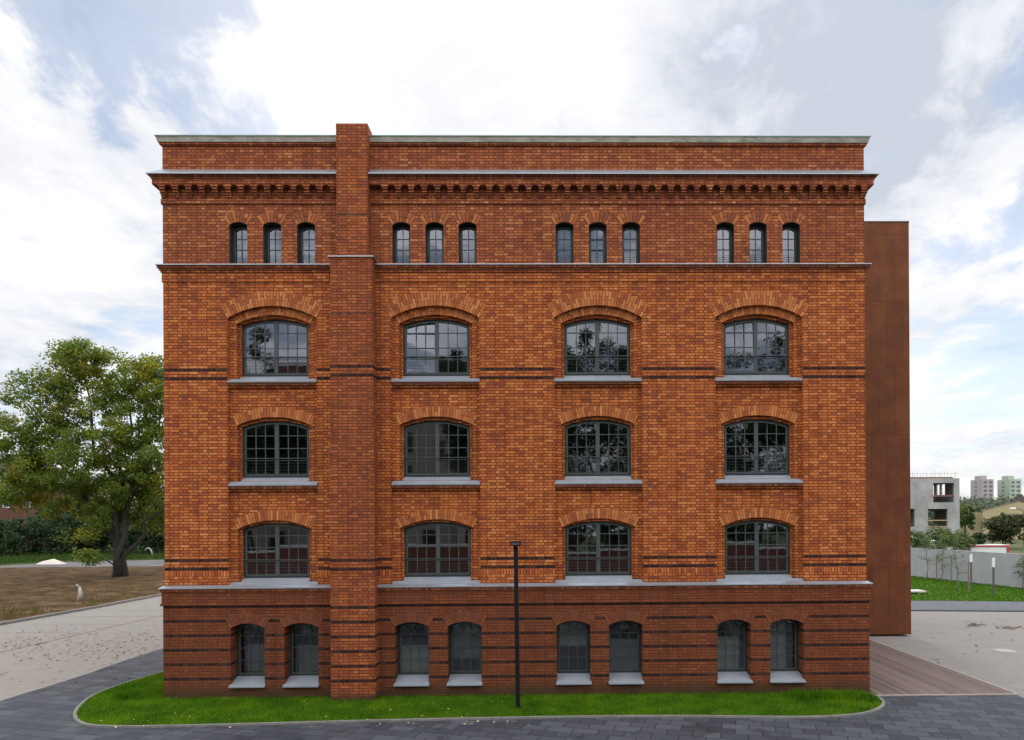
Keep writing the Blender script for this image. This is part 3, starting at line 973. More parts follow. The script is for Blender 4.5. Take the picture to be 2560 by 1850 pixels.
# right plaza, dark paving in front
pk = gp((2100, 1526), (2900, 1531))
sheet('plaza', [(6, 6), (6, pk[0][1]), pk[0], pk[1], (60, pk[1][1]), (60, -30), (6.004, -30)], .002, m_plaza)
dr = gp((2540, 1737), (2560, 1746), (2760, 1850), (3100, 2060))
deck = gp((2176, 1741), (2538, 1736))
dx0, dx1, dy0 = BXR + .02, deck[1][0], deck[1][1]
sheet('dark_paving', dkl + [dk_end, (dx0 - 1, 8), (dx0 - 1, dy0), (dx1, dy0)] + dr[1:] + [(dr[-1][0], -60), (dkl[0][0], -60)], .006, m_dark)
b = MB(); b.box(dx0 - .6, dx1, dy0, dy0 + 24, .0, .022)
tag(b.build('deck', [deck_mat()]), kind='structure')
b = MB(); b.box(dx0 - .6, dx1 + .06, dy0 - .09, dy0 - .004, .0, .030); b.box(dx1 + .004, dx1 + .10, dy0, dy0 + 24, .0, .026)
tag(b.build('deck_kerb', [plain('deck_edge_stone', (.30, .25, .21), .8)]), kind='structure')

# grass island in front of the facade with its concrete edging
isl = gp((407, 1684), (330, 1706), (280, 1723), (236, 1742), (206, 1765), (193, 1785), (198, 1802), (232, 1815), (330, 1818), (480, 1815.5), (700, 1810), (950, 1803), (1347, 1795), (1650, 1792), (1850, 1793.5), (1997, 1794.5), (2100, 1791), (2160, 1784), (2196, 1771), (2204, 1758), (2192, 1746), (2171, 1738))
isl_in = smooth_poly(isl, 5)
isl_in = [(isl_in[0][0] + .4, isl_in[0][1] + 9)] + isl_in + [(BXR - .4, .3), (BXL + .3, 9.)]


def offset_line(pts, d):
    p = np.array(pts); t = np.gradient(p, axis=0); t /= np.linalg.norm(t, axis=1)[:, None] + 1e-9
    return p + np.stack([t[:, 1], -t[:, 0]], 1) * d


core = np.array(isl_in[:-2])
out_ = offset_line(core, .10)
sgn = 1 if np.linalg.norm(out_[60] - np.array([0, 5])) > np.linalg.norm(core[60] - np.array([0, 5])) else -1


def kerb(name, line, w0, w1, z0, z1, mat):
    a, c = offset_line(line, w0 * sgn), offset_line(line, w1 * sgn)
    k = MB(); n = len(a)
    for i in range(n):
        k.v += [(a[i][0], a[i][1], z0), (c[i][0], c[i][1], z0), (c[i][0], c[i][1], z1), (a[i][0], a[i][1], z1)]
    for i in range(n - 1):
        for j in range(4): k.f.append([4 * i + j, 4 * i + (j + 1) % 4, 4 * i + 4 + (j + 1) % 4, 4 * i + 4 + j]); k.m.append(0)
    return tag(k.build(name, [mat]), kind='structure')


kerb('kerb', core, .0, .085, -.02, .05, m_kerb)
isl_poly = np.array(isl_in)


def inside(poly, p):
    x, y = p[:, 0], p[:, 1]; r = np.zeros(len(p), bool); n = len(poly)
    for i in range(n):
        (x0, y0), (x1, y1) = poly[i], poly[(i + 1) % n]
        c = ((y0 > y) != (y1 > y)) & (x < (x1 - x0) * (y - y0) / (y1 - y0 + 1e-12) + x0)
        r ^= c
    return r


def mound(p):                                   # gentle swell of the lawn to the left of the corner
    return .05 + .05 * np.exp(-(((p[:, 0] + 11.5) / 1.3) ** 2 + ((p[:, 1] - .3) / 1.3) ** 2)) + .02 * np.sin(p[:, 0] * 2.1 + p[:, 1]) * np.sin(p[:, 1] * 1.7)


sheet('lawn', isl_in, .030, m_grass)


def blade_mat(name, c0, c1, c2, yel=None):
    m, t, b = new_mat(name)
    g = nd(t, 'ShaderNodeNewGeometry')
    n = noise_n(t, g.outputs['Position'], 1.1, 5, .6)
    v = math_n(t, 'ADD', math_n(t, 'MULTIPLY', g.outputs['Random Per Island'], .40), math_n(t, 'MULTIPLY', math_n(t, 'SUBTRACT', n, .25), 1.2))
    st_ = [(.2, c0), (.55, c1), (.85, c2)]
    c = ramp(t, v, st_)
    ln(t, c, b.inputs['Base Color']); b.inputs['Roughness'].default_value = .7; b.inputs['Specular IOR Level'].default_value = .10
    out = [q for q in t.nodes if q.type == 'OUTPUT_MATERIAL'][0]
    tr = nd(t, 'ShaderNodeBsdfTranslucent'); ln(t, c, tr.inputs[0])
    ms = nd(t, 'ShaderNodeMixShader', i_0=.35); ln(t, b.outputs[0], ms.inputs[1]); ln(t, tr.outputs[0], ms.inputs[2]); ln(t, ms.outputs[0], out.inputs[0])
    return m


m_blade = blade_mat('grass_blades', (.036, .100, .003), (.085, .185, .004), (.185, .30, .008))
m_fblade = blade_mat('far_grass_blades', (.024, .050, .010), (.042, .082, .014), (.08, .115, .024))
m_lblade = blade_mat('lawn_blades', (.045, .115, .008), (.075, .165, .012), (.11, .20, .02))
m_dry = blade_mat('dry_grass', (.06, .055, .014), (.125, .098, .028), (.21, .155, .05))
NR = np.random.default_rng(11)


def blades(name, pts, z, h0, h1, wd, mat, lean=.5):
    n = len(pts)
    a = NR.uniform(0, 2 * np.pi, n); h = NR.uniform(h0, h1, n)
    la = NR.uniform(0, 2 * np.pi, n); ll = NR.uniform(0, lean, n) * h
    c, s = np.cos(a) * wd / 2, np.sin(a) * wd / 2
    p0 = np.stack([pts[:, 0] - c, pts[:, 1] - s, z], 1); p1 = np.stack([pts[:, 0] + c, pts[:, 1] + s, z], 1)
    p2 = np.stack([pts[:, 0] + np.cos(la) * ll, pts[:, 1] + np.sin(la) * ll, z + h], 1)
    o = quads(name, np.stack([p0, p1, p2], 1), 3, mat)
    return tag(o, kind='stuff')


def scatter(poly, dens):
    poly = np.array(poly); lo, hi = poly.min(0), poly.max(0)
    n = int((hi[0] - lo[0]) * (hi[1] - lo[1]) * dens)
    p = NR.uniform(lo, hi, (n, 2))
    return p[inside(poly, p)]


pts = scatter(isl_poly, 1700)
pts = pts[(pts[:, 1] < .1) | (pts[:, 0] < BXL + .05)]
keep = np.ones(len(pts), bool)
for hx, hy, hr in ((-11.15, -.05, .34), (-10.7, .62, .42), (-10.1, .75, .3)):
    d = np.hypot((pts[:, 0] - hx) / 1.25, pts[:, 1] - hy); keep &= NR.uniform(0, 1, len(pts)) < np.clip((d / hr) ** 2, .12, 1)
pts = pts[keep]
o = blades('grass', pts, np.full(len(pts), .03), .035, .095, .013, m_blade, .9)
tuf = np.concatenate([NR.normal((hx, hy), s_, (900, 2)) for hx, hy, s_ in ((-10.9, .25, .22), (-11.5, .15, .16), (8.3, -.7, .22), (7.6, -.62, .16), (6.9, -.55, .2))])
tuf = tuf[inside(isl_poly, tuf)]
blades('long_grass', tuf, np.full(len(tuf), .03), .10, .24, .018, m_blade, .8)

# fallen leaves
def leaves_on_ground(name, pts, size, cols, z=.012):
    m, t, b = new_mat(name + '_colour')
    g = nd(t, 'ShaderNodeNewGeometry')
    ln(t, ramp(t, g.outputs['Random Per Island'], [(i / (len(cols) - 1), c) for i, c in enumerate(cols)]), b.inputs['Base Color']); b.inputs['Roughness'].default_value = .8
    n = len(pts); a = NR.uniform(0, 6.28, n); s = NR.uniform(.5, 1.3, n) * size
    ux, uy = np.cos(a) * s, np.sin(a) * s
    z0 = np.full(n, z)
    q = np.stack([np.stack([pts[:, 0] - ux, pts[:, 1] - uy, z0], 1), np.stack([pts[:, 0] + uy * .6, pts[:, 1] - ux * .6, z0 + NR.uniform(0, .03, n)], 1),
                  np.stack([pts[:, 0] + ux, pts[:, 1] + uy, z0 + NR.uniform(0, .02, n)], 1), np.stack([pts[:, 0] - uy * .6, pts[:, 1] + ux * .6, z0 + NR.uniform(0, .03, n)], 1)], 1)
    return tag(quads(name, q, 4, m), kind='stuff')


lp = []
for _ in range(330):
    px, py = NR.uniform(0, 400), NR.normal(1612, 26)
    if py > 1530 + (400 - px) * .12 and py < 1748 - px * .30: lp.append(G(px, py)[:2])
for _ in range(60): lp.append(G(NR.uniform(0, 400), NR.uniform(1540, 1720))[:2])
leaves_on_ground('fallen_leaves', np.array(lp), .07, [(.10, .05, .03), (.20, .09, .05), (.28, .13, .07), (.16, .10, .06)])
lp = [G(NR.uniform(190, 1400), 1814 + NR.normal(2, 9) - NR.uniform(0, 1) * 8)[:2] for _ in range(45)]
lp += [G(NR.uniform(230, 2150), NR.uniform(1752, 1800))[:2] for _ in range(18)]
leaves_on_ground('yellow_leaves', np.array(lp), .034, [(.45, .33, .10), (.55, .45, .20), (.50, .30, .12)], .075)

# left: kerb of the paving, drain channel, soil, road, verge
def bar_line(name, a, c, wdt, z0, z1, mat, ext=0.0):
    a, c = np.array(a), np.array(c); d = (c - a) / np.linalg.norm(c - a); nrm = np.array([-d[1], d[0]]) * wdt / 2
    a = a - d * ext; c = c + d * ext
    b = MB(); b.slab([tuple(a - nrm), tuple(c - nrm), tuple(c + nrm), tuple(a + nrm)], z0, z1)
    return tag(b.build(name, [mat]), kind='structure')


m_gk = plain('grey_kerbstone', (.17, .16, .145), .9, 0, .2, 3)
for i, (a, c) in enumerate([(knear, kl[0]), (kl[0], kl[1]), (kl[1], kl[2]), (kl[2], kl[3]), (kl[3], kfar)]):
    bar_line('road_kerb', a, c, .22, -.02, .13, m_gk)
bar_line('drain_channel', *gp((0, 1631), (408, 1538)), .15, .0, .008, m_drain, 30)
for a, c in (((0, 1582), (200, 1582.5)), ((60, 1560), (300, 1560.5)), ((150, 1541), (409, 1542)), ((250, 1525), (409, 1526))):
    bar_line('paving_joint', *gp(a, c), .05, .0, .006, plain('joint_sand', (.17, .155, .135), .9))
rd = gp((-300, 1452), (0, 1447), (409, 1436), (409, 1399.5), (150, 1405), (0, 1415), (-300, 1425))


def soil_sheet():
    a, c = np.array(knear) + np.array([-.12, .12]), np.array(kfar)
    nu, nv = 120, 60
    b = MB()
    far0, far1 = np.array([-140.0, 66.0]), np.array([-8.0, 66.0])
    line = [np.array(knear)] + [np.array(k) for k in kl] + [np.array(kfar)]
    seg = np.linspace(0, len(line) - 1, nu)
    from mathutils import noise as mn
    for j in range(nv):
        v = (j / (nv - 1)) ** 1.3
        for i in range(nu):
            q = seg[i]; k = min(int(q), len(line) - 2); f = q - k
            p0 = line[k] * (1 - f) + line[k + 1] * f
            p1 = far0 * (1 - i / (nu - 1)) + far1 * (i / (nu - 1))
            p = p0 * (1 - v) + p1 * v
            z = .07 + min(1, v * 6) * (.10 * mn.noise(Vector((p[0] * .35, p[1] * .35, 0))) + .05 * mn.noise(Vector((p[0] * 1.3, p[1] * 1.3, 3))) + .12) * max(0.0, min(1, (60 - p[1]) / 8))
            if p[1] > 60: z = min(z, .0)
            b.v.append((p[0], p[1], z))
    for j in range(nv - 1):
        for i in range(nu - 1):
            k = j * nu + i; b.f.append([k, k + 1, k + nu + 1, k + nu]); b.m.append(0)
    return tag(b.build('soil', [m_soil], smooth=True), kind='structure')


soil_sheet()
sheet('road', rd, .012, m_road)
vg = gp((-400, 1424), (0, 1414), (150, 1404.5), (409, 1399), (600, 1398), (600, 1362), (-400, 1362))
sheet('verge', vg, .02, m_rgrass)
vp = scatter(gp((-20, 1413), (150, 1403), (420, 1398), (420, 1378), (-20, 1382)), 9)
blades('verge_grass', vp, np.full(len(vp), .02), .2, .6, .16, m_fblade, .8)
sp = scatter(gp((-20, 1560), (247, 1516), (409, 1486), (409, 1446), (-20, 1455)), 22)
sp = sp[NR.uniform(0, 1, len(sp)) < .06 + .94 * (np.sin(sp[:, 0] * .7 + np.sin(sp[:, 1] * .3)) * np.sin(sp[:, 1] * .5 + 1 + np.sin(sp[:, 0] * .4)) > .30)]
blades('dry_grass', sp, np.full(len(sp), .10), .06, .26, .06, m_dry, .9)
b = MB()
c = G(128, 1410); n = 18
ring_ = [(c.x + math.cos(k * 6.283 / n) * 1.75, c.y + math.sin(k * 6.283 / n) * 1.0) for k in range(n)]
from mathutils import noise as mnoise
b.v = [(x, y, .0) for x, y in ring_] + [(c.x + math.cos(k * 6.283 / n) * .95, c.y + math.sin(k * 6.283 / n) * .6, .34 + .1 * mnoise.noise(Vector((k, 1, 0)))) for k in range(n)] + [(c.x + .3, c.y, .62)]
b.f = [[k, (k + 1) % n, n + (k + 1) % n, n + k] for k in range(n)] + [[n + k, n + (k + 1) % n, 2 * n] for k in range(n)]; b.m = [0] * len(b.f)
tag(b.build('sand_heap', [plain('pale_sand', (.50, .45, .38), .95, 0, .12, 4, bmp=.05)], smooth=True), 'low heap of pale sand beside the asphalt road', 'heap')

# ------------------------------------------------------------------ trees


def leaf_mat(name, g0, g1, g2, yellow=None, ysc=.35, ylo=.5, yhi=.62, trans=.35):
    m, t, b = new_mat(name)
    g = nd(t, 'ShaderNodeNewGeometry')
    n = noise_n(t, g.outputs['Position'], .5, 3, .6)
    v = math_n(t, 'ADD', math_n(t, 'MULTIPLY', g.outputs['Random Per Island'], .55), math_n(t, 'MULTIPLY', n, .5))
    c = ramp(t, v, [(.2, g0), (.5, g1), (.85, g2)])
    if yellow:
        yn = noise_n(t, g.outputs['Position'], ysc, 5, .65)
        yv = math_n(t, 'ADD', yn, math_n(t, 'MULTIPLY', math_n(t, 'SUBTRACT', g.outputs['Random Per Island'], .5), .16))
        mr = nd(t, 'ShaderNodeMapRange', interpolation_type='SMOOTHSTEP'); ln(t, yv, mr.inputs[0]); mr.inputs[1].default_value = ylo; mr.inputs[2].default_value = yhi
        c = mix(t, mr.outputs[0], c, yellow)
    ln(t, c, b.inputs['Base Color']); b.inputs['Roughness'].default_value = .55; b.inputs['Specular IOR Level'].default_value = .3
    out = [q for q in t.nodes if q.type == 'OUTPUT_MATERIAL'][0]
    tr = nd(t, 'ShaderNodeBsdfTranslucent'); ln(t, c, tr.inputs[0])
    ms = nd(t, 'ShaderNodeMixShader', i_0=trans); ln(t, b.outputs[0], ms.inputs[1]); ln(t, tr.outputs[0], ms.inputs[2]); ln(t, ms.outputs[0], out.inputs[0])
    return m


m_bark = plain('dark_bark', (.026, .021, .016), .9, 0, .35, 5, bmp=.03)
m_pbark = plain('pale_bark', (.16, .145, .125), .9, 0, .3, 9)
m_maple = leaf_mat('maple_leaves', (.075, .130, .020), (.128, .195, .028), (.195, .255, .040), (.42, .37, .035), .30, .50, .66, .58)
m_dtree = leaf_mat('dark_leaves', (.022, .045, .018), (.036, .066, .024), (.055, .085, .030))
m_mtree = leaf_mat('mid_leaves', (.06, .10, .03), (.095, .15, .042), (.14, .195, .06), (.21, .20, .06), .4, .56, .7)
m_far = leaf_mat('far_leaves', (.055, .085, .050), (.085, .120, .070), (.13, .16, .095), (.24, .21, .12), .03, .52, .62)


def leaf_cloud(rng, centers, radii, per, size, flat=.75):
    C = np.repeat(centers, per, axis=0); R = np.repeat(radii, per)
    n = len(C)
    d = rng.normal(0, 1, (n, 3)); d /= np.linalg.norm(d, axis=1)[:, None]
    p = C + d * (R * rng.uniform(.15, 1, n) ** .6)[:, None] * np.array([1, 1, flat])
    nrm = rng.normal(0, 1, (n, 3)); nrm[:, 2] = np.abs(nrm[:, 2]) + .25; nrm /= np.linalg.norm(nrm, axis=1)[:, None]
    a = rng.normal(0, 1, (n, 3)); u = np.cross(nrm, a); u /= np.linalg.norm(u, axis=1)[:, None]; w_ = np.cross(nrm, u)
    s = rng.uniform(.6, 1.3, n)[:, None] * size
    return np.stack([p - u * s, p - w_ * s * .55, p + u * s, p + w_ * s * .55], 1)


def tree(name, loc, label, cat, H, stems, blobs, n_cl, cl_r, per, leaf, mleaf, mbark, seed, group=None, trunk_r=.3, fork=.2, low=None, rz=0.0, bend=1.15):
    """blobs: ellipsoids (x,y,z,rx,ry,rz,weight) in tree space that hold the leaf clusters; stems: (dx,dy) tops of main limbs"""
    rng = np.random.default_rng(seed)
    root = thing(name, loc, label, cat, group, rz)
    bl = np.array(blobs, float)
    wgt = bl[:, 6] / bl[:, 6].sum()
    idx = rng.choice(len(bl), n_cl, p=wgt)
    d = rng.normal(0, 1, (n_cl, 3)); d /= np.linalg.norm(d, axis=1)[:, None]
    rr = rng.uniform(.05, 1, n_cl) ** .42
    cen = bl[idx, :3] + d * rr[:, None] * bl[idx, 3:6]
    T = MB()
    nodes, nrad = [], []
    fz_ = H * fork
    for k, (sx, sy, sz) in enumerate(stems):
        pl = []
        kk = 9
        for i in range(kk + 1):
            u = i / kk
            wob = (rng.normal(0, .02 * H, 2) * min(1, u * 3) * (1 - u * .3))
            ex = u ** bend
            pl.append((sx * ex + wob[0] + math.cos(k * 2.4) * trunk_r * (.45 if bend < 1.3 else 1.0) * (len(stems) > 1) * (1 - u), sy * ex + wob[1] + math.sin(k * 2.4) * trunk_r * .45 * (len(stems) > 1) * (1 - u), sz * u - .1 * (i == 0)))
        r0 = trunk_r * (1 if len(stems) == 1 else .72)
        rad = [r0 * (1.25 if i == 0 else 1) * (1 - .93 * (i / kk) ** .8) for i in range(kk + 1)]
        T.tube(pl, rad, 8)
        nodes += [np.array(p) for p in pl[1:]]; nrad += rad[1:]
    nodes = np.array(nodes); nrad = np.array(nrad)
    order = np.argsort(np.linalg.norm(cen - np.array([0, 0, fz_]), axis=1))
    for i in order:
        c = cen[i]
        dv = c - nodes; dist = np.linalg.norm(dv, axis=1)
        pen = dist + np.where(dv[:, 2] < .15 * dist, 1.2 * dist, 0)
        j = int(np.argmin(pen)); a = nodes[j]
        L = dist[j]
        if L < .2: continue
        mid = a * .5 + c * .5 + np.array([0, 0, .12 * L]) + rng.normal(0, .06 * L, 3)
        r = min(nrad[j] * .6, .012 + .017 * L * (H / 18) ** .5 + .01)
        q = [a, (a * .6 + mid * .4) + rng.normal(0, .03 * L, 3), mid, (mid + c) / 2 + rng.normal(0, .03 * L, 3), c]
        T.tube(q, [r, r * .8, r * .62, r * .42, r * .18], 5, cap=False)
        nodes = np.vstack([nodes, q[2], q[3], c]); nrad = np.concatenate([nrad, [r * .62, r * .42, r * .3]])
    T.build('trunk', [mbark], root, smooth=True, local=True)
    R = cl_r * rng.uniform(.6, 1.25, n_cl)
    quads('crown', leaf_cloud(rng, cen, R, per, leaf), 4, mleaf, root)
    return root


ml = G(300, 1447)
s61 = (ml.y + DIST) / FPX


def tpx(px, py, dy=0.0):                       # photo pixel -> tree space of the big tree
    p = P(px, py, ml.y + dy); return (p.x - ml.x, dy, p.z)


def blob(px, py, rx, rz, dy=0.0, ry=None, wt=1.0):
    q = tpx(px, py, dy); return (*q, rx * s61, (ry if ry else rx * .9) * s61, rz * s61, wt)


BL_ = [blob(200, 905, 75, 50, 0, None, 1.1), blob(300, 950, 110, 70, 1, None, 2.0), blob(110, 985, 85, 60, -1, None, 1.3), blob(395, 990, 90, 90, 1, None, 1.6),
       blob(90, 1095, 95, 70, -1, None, 1.6), blob(240, 1070, 130, 90, 0, None, 2.8), blob(400, 1130, 95, 110, 0, None, 1.8), blob(150, 1170, 110, 60, -2, None, 1.7),
       blob(300, 1210, 90, 60, 0, None, 1.0), blob(60, 1240, 70, 40, -2, None, .8), blob(390, 1255, 80, 75, 2, None, 1.6), blob(330, 1290, 70, 40, 3, None, .7), blob(45, 1190, 80, 55, -1, None, 1.0), blob(200, 1265, 100, 40, -1, None, .8), blob(222, 1392, 34, 22, -3, None, .14), blob(200, 1330, 60, 36, -2, None, .3)]
t1 = tpx(190, 880); t2 = tpx(310, 900); t3 = tpx(400, 960); t4 = tpx(80, 1010); t5 = tpx(520, 1190)
tree('maple_tree', (ml.x, ml.y, 0), 'large multi-stemmed maple turning yellow left of the brick building', 'tree', 20.0,
     [(t1[0], t1[1], t1[2]), (t2[0], 1, t2[2]), (t3[0], 2, t3[2]), (t4[0], -2, t4[2]), (t5[0], -1, t5[2])],
     BL_, 600, .95, 165, .125, m_maple, m_bark, 21, trunk_r=.42, bend=1.5)


def round_tree(name, px, base_y, top_y, half_w, label, mleaf, seed, dpt=None, group=None, cat='tree', n_cl=60, per=60, leaf=.2, crown_from=.3, z0=0.0, trunk_r=.2, dist_y=None):
    """a tree at photo pixel px; stands at ground depth dist_y (metres behind the facade)"""
    p = P(px, top_y, dist_y); sc = (dist_y + DIST) / FPX
    H = p.z - z0; rw = half_w * sc
    rng = np.random.default_rng(seed + 900)
    zc_ = H * (1 + crown_from) / 2; rzz = H * (1 - crown_from) / 2
    bl = [(0, 0, zc_, rw * .8, rw * .8, rzz * .9, 2.0)]
    for k in range(5):
        a = k * 1.26 + rng.uniform(0, 1); bl.append((math.cos(a) * rw * .55, math.sin(a) * rw * .55, zc_ + rng.uniform(-.45, .5) * rzz, rw * .42, rw * .42, rzz * .42, .8))
    return tree(name, (p.x, dist_y, z0), label, cat, H, [(rw * .1, 0, H * .85), (-rw * .2, .1, H * .75)], bl, n_cl, rw * .26, per, leaf, mleaf, m_bark, seed, group, trunk_r)


# left background: shrubs, dark trees, a red villa
SH = [(35, 1285, 62, 'wide dark shrub at the far left behind the asphalt road'), (120, 1275, 60, 'tall dark shrub behind the sand heap'), (205, 1290, 55, 'bushy shrub in front of the background trees, behind the low maple branch'),
      (-40, 1282, 60, 'dark shrub cut by the left edge of the picture'), (370, 1292, 55, 'shrub between the maple trunk and the brick building'), (285, 1280, 55, 'shrub directly behind the maple trunk')]
for k, (px, ty, hw, lab) in enumerate(SH):
    round_tree('shrub', px, 1395, ty, hw, lab, m_dtree if k % 2 == 0 else m_mtree if k == 2 else m_dtree, 40 + k, group='shrubs behind the asphalt road', cat='shrub', n_cl=120, per=60, leaf=.20, crown_from=-.18, trunk_r=.08, dist_y=87 + (k % 3) * 3)
BT = [(150, 1240, 75, 'dark tree beside the red villa, seen under the maple crown'), (255, 1185, 80, 'dark background tree left of the maple trunk'), (350, 1165, 85, 'dark background tree right of the maple trunk'), (445, 1185, 85, 'background tree half hidden by the brick building')]
for k, (px, ty, hw, lab) in enumerate(BT):
    round_tree('background_tree', px, 1380, ty, hw, lab, m_dtree, 60 + k, group='dark trees behind the shrubs', n_cl=80, per=50, leaf=.34, crown_from=.12, trunk_r=.25, dist_y=108 + k * 2)


def simple_brick(name, c): return plain(name, c, .9, 0, .2, 3)


m_villa = simple_brick('villa_brick', (.105, .040, .028))
m_slate = plain('slate_roof', (.16, .175, .19), .7, 0, .15, 2)
m_white = plain('white_paint', (.72, .72, .70), .6, 0, .05)
m_wglass = plain('dark_window', (.03, .035, .04), .15, 0, .2)
vy = 122.0
v0, v1 = P(-190, 1280, vy).x, P(100, 1280, vy).x
zg, ze, zr = 0.0, P(0, 1205, vy).z, P(0, 1140, vy).z
vl = thing('villa', ((v0 + v1) / 2, vy + 5, 0), 'red brick villa with white windows and grey slate roof behind the maple', 'house')
b = MB(); b.box(v0, v1, vy, vy + 11, 0, ze); b.build('wall', [m_villa], vl)
b = MB(); b.frustum((v0 - .4, v1 + .4, vy - .4, vy + 11.4), (v0 + 1.5, v1 - 1.5, vy + 1.6, vy + 9.5), ze, zr - 2.2); b.frustum((v0 + 1.5, v1 - 1.5, vy + 1.6, vy + 9.5), (v0 + 5, v1 - 5, vy + 5, vy + 6), zr - 2.2, zr + .8)
rfo = b.build('roof', [m_slate], vl)
for px, py in ((22, 1193), (-90, 1193)):
    q = P(px, py, vy); b = MB(); b.box(q.x - 1.1, q.x + 1.1, vy - .35, vy + 2, ze, ze + 2.0); b.frustum((q.x - 1.3, q.x + 1.3, vy - .5, vy + 2), (q.x - .1, q.x + .1, vy - .5, vy + 2), ze + 2.0, ze + 3.1)
    dm = b.build('dormer', [m_villa], vl)
    b = MB(); b.box(q.x - .5, q.x + .5, vy - .43, vy - .36, ze + .3, ze + 1.75); b.build('window', [m_white], dm)
    b = MB(); b.box(q.x - .34, q.x + .34, vy - .46, vy - .44, ze + .45, ze + 1.6); b.build('pane', [m_wglass], dm)
b = MB(); b.box(v0 - .15, v1 + .15, vy - .25, vy, ze - .35, ze - .02); b.build('cornice', [m_slate], vl)
for ry_ in (1224, 1256):
    for px in (-150, -95, -40, 16, 68):
        q = P(px, ry_, vy)
        b = MB(); b.box(q.x - .62, q.x + .62, vy - .06, vy, q.z - 1.05, q.z + 1.05); wo = b.build('window', [m_white], vl)
        b = MB(); b.box(q.x - .46, q.x - .04, vy - .09, vy - .065, q.z - .9, q.z + .9); b.box(q.x + .04, q.x + .46, vy - .09, vy - .065, q.z - .9, q.z + .9); b.build('pane', [m_wglass], wo)

# white scraps at the left
q = G(197, 1507)
b = MB(); b.tube([(q.x, q.y, .05), (q.x + .12, q.y, .55), (q.x + .05, q.y, .95)], [.14, .12, .07], 7)
b.tube([(q.x + .05, q.y, .95), (q.x - .12, q.y - .05, 1.12)], [.07, .03], 6)
tag(b.build('plastic_sheet', [plain('dirty_white_plastic', (.34, .32, .28), .6, 0, .15)], smooth=True), 'small crumpled white plastic sheet standing up from the dry soil', 'plastic')
q = P(370, 1387, 84)
b = MB(); b.tube([(q.x + math.cos(a) * .55, 84 + math.sin(a) * .1, q.z + math.sin(a) * .95) for a in np.linspace(-1.9, 2.4, 12)], .10, 6)
tag(b.build('white_hoop', [plain('hoop_paint', (.28, .28, .265), .6)], smooth=True), 'white hoop standing in the verge between the maple and the brick building', 'hoop')

# ------------------------------------------------------------------ lamp post in front of the facade
lb = G(1295, 1773)
lh = P(1289, 1353, lb.y).z
ltop = P(1289, 1353, lb.y)
lp_ = thing('lamp_post', (lb.x, lb.y, 0), 'slim black lamp post with a flat box head in front of the facade', 'lamp post')
lean = (ltop.x - lb.x)
b = MB(); hw_ = .054
b.frustum((lb.x - hw_, lb.x + hw_, lb.y - hw_, lb.y + hw_), (lb.x + lean - hw_, lb.x + lean + hw_, lb.y - hw_, lb.y + hw_), .0, lh - .07)
b.build('post', [m_black], lp_, bevel=.006)
b = MB(); b.box(lb.x - .11, lb.x + .11, lb.y - .11, lb.y + .11, .02, .05); b.build('base_plate', [m_black], lp_, bevel=.004)
hx = lb.x + lean
b = MB(); b.box(hx - .135, hx + .135, lb.y - .25, lb.y + .12, lh - .115, lh); hd = b.build('lamp_head', [m_black], lp_, bevel=.02)
b = MB(); b.box(hx - .105, hx + .105, lb.y - .256, lb.y - .2505, lh - .085, lh - .035); b.build('front_panel', [plain('lamp_panel', (.07, .055, .055), .4)], hd)
b = MB(); b.box(hx - .10, hx + .10, lb.y - .22, lb.y - .06, lh - .121, lh - .1155); b.build('lens', [plain('lamp_lens', (.35, .35, .34), .25)], hd)

# ------------------------------------------------------------------ rust-red steel tower at the right


def corten():
    m, t, b = new_mat('rusted_steel')
    g = nd(t, 'ShaderNodeNewGeometry')
    s = nd(t, 'ShaderNodeSeparateXYZ'); ln(t, g.outputs['Position'], s.inputs[0])
    sn = nd(t, 'ShaderNodeSeparateXYZ'); ln(t, g.outputs['True Normal'], sn.inputs[0])
    side = math_n(t, 'GREATER_THAN', math_n(t, 'ABSOLUTE', sn.outputs[0]), .7)
    u = nd(t, 'ShaderNodeMix', data_type='FLOAT'); ln(t, side, u.inputs[0]); ln(t, s.outputs[0], u.inputs[2]); ln(t, s.outputs[1], u.inputs[3])
    c = nd(t, 'ShaderNodeCombineXYZ'); ln(t, math_n(t, 'ADD', u.outputs[0], CT_X), c.inputs[0]); ln(t, math_n(t, 'ADD', s.outputs[2], CT_Z), c.inputs[1])
    br = nd(t, 'ShaderNodeTexBrick'); br.offset = .5
    ln(t, c.outputs[0], br.inputs['Vector'])
    for k, v in (('Color1', (0, 0, 0, 1)), ('Color2', (1, 1, 1, 1)), ('Mortar', (.5, .5, .5, 1)), ('Scale', 1.0), ('Mortar Size', .013), ('Mortar Smooth', .1), ('Brick Width', .66), ('Row Height', 2.72)):
        br.inputs[k].default_value = v
    n = noise_n(t, g.outputs['Position'], 1.4, 8, .65)
    f = noise_n(t, g.outputs['Position'], 38, 4, .7)
    v = math_n(t, 'ADD', math_n(t, 'MULTIPLY', br.outputs['Color'], .10), math_n(t, 'ADD', math_n(t, 'MULTIPLY_ADD', n, .75, -.14), math_n(t, 'MULTIPLY', f, .3)))
    col = ramp(t, v, [(.20, (.076, .022, .008)), (.42, (.120, .035, .010)), (.65, (.175, .056, .016))])
    col = mix(t, math_n(t, 'MULTIPLY', br.outputs['Fac'], .5), col, (.05, .015, .008))
    ln(t, col, b.inputs['Base Color']); b.inputs['Roughness'].default_value = .8; b.inputs['Specular IOR Level'].default_value = .3
    h = math_n(t, 'SUBTRACT', math_n(t, 'MULTIPLY', f, .2), br.outputs['Fac']); bump(t, b, h, .01, .6)
    return m


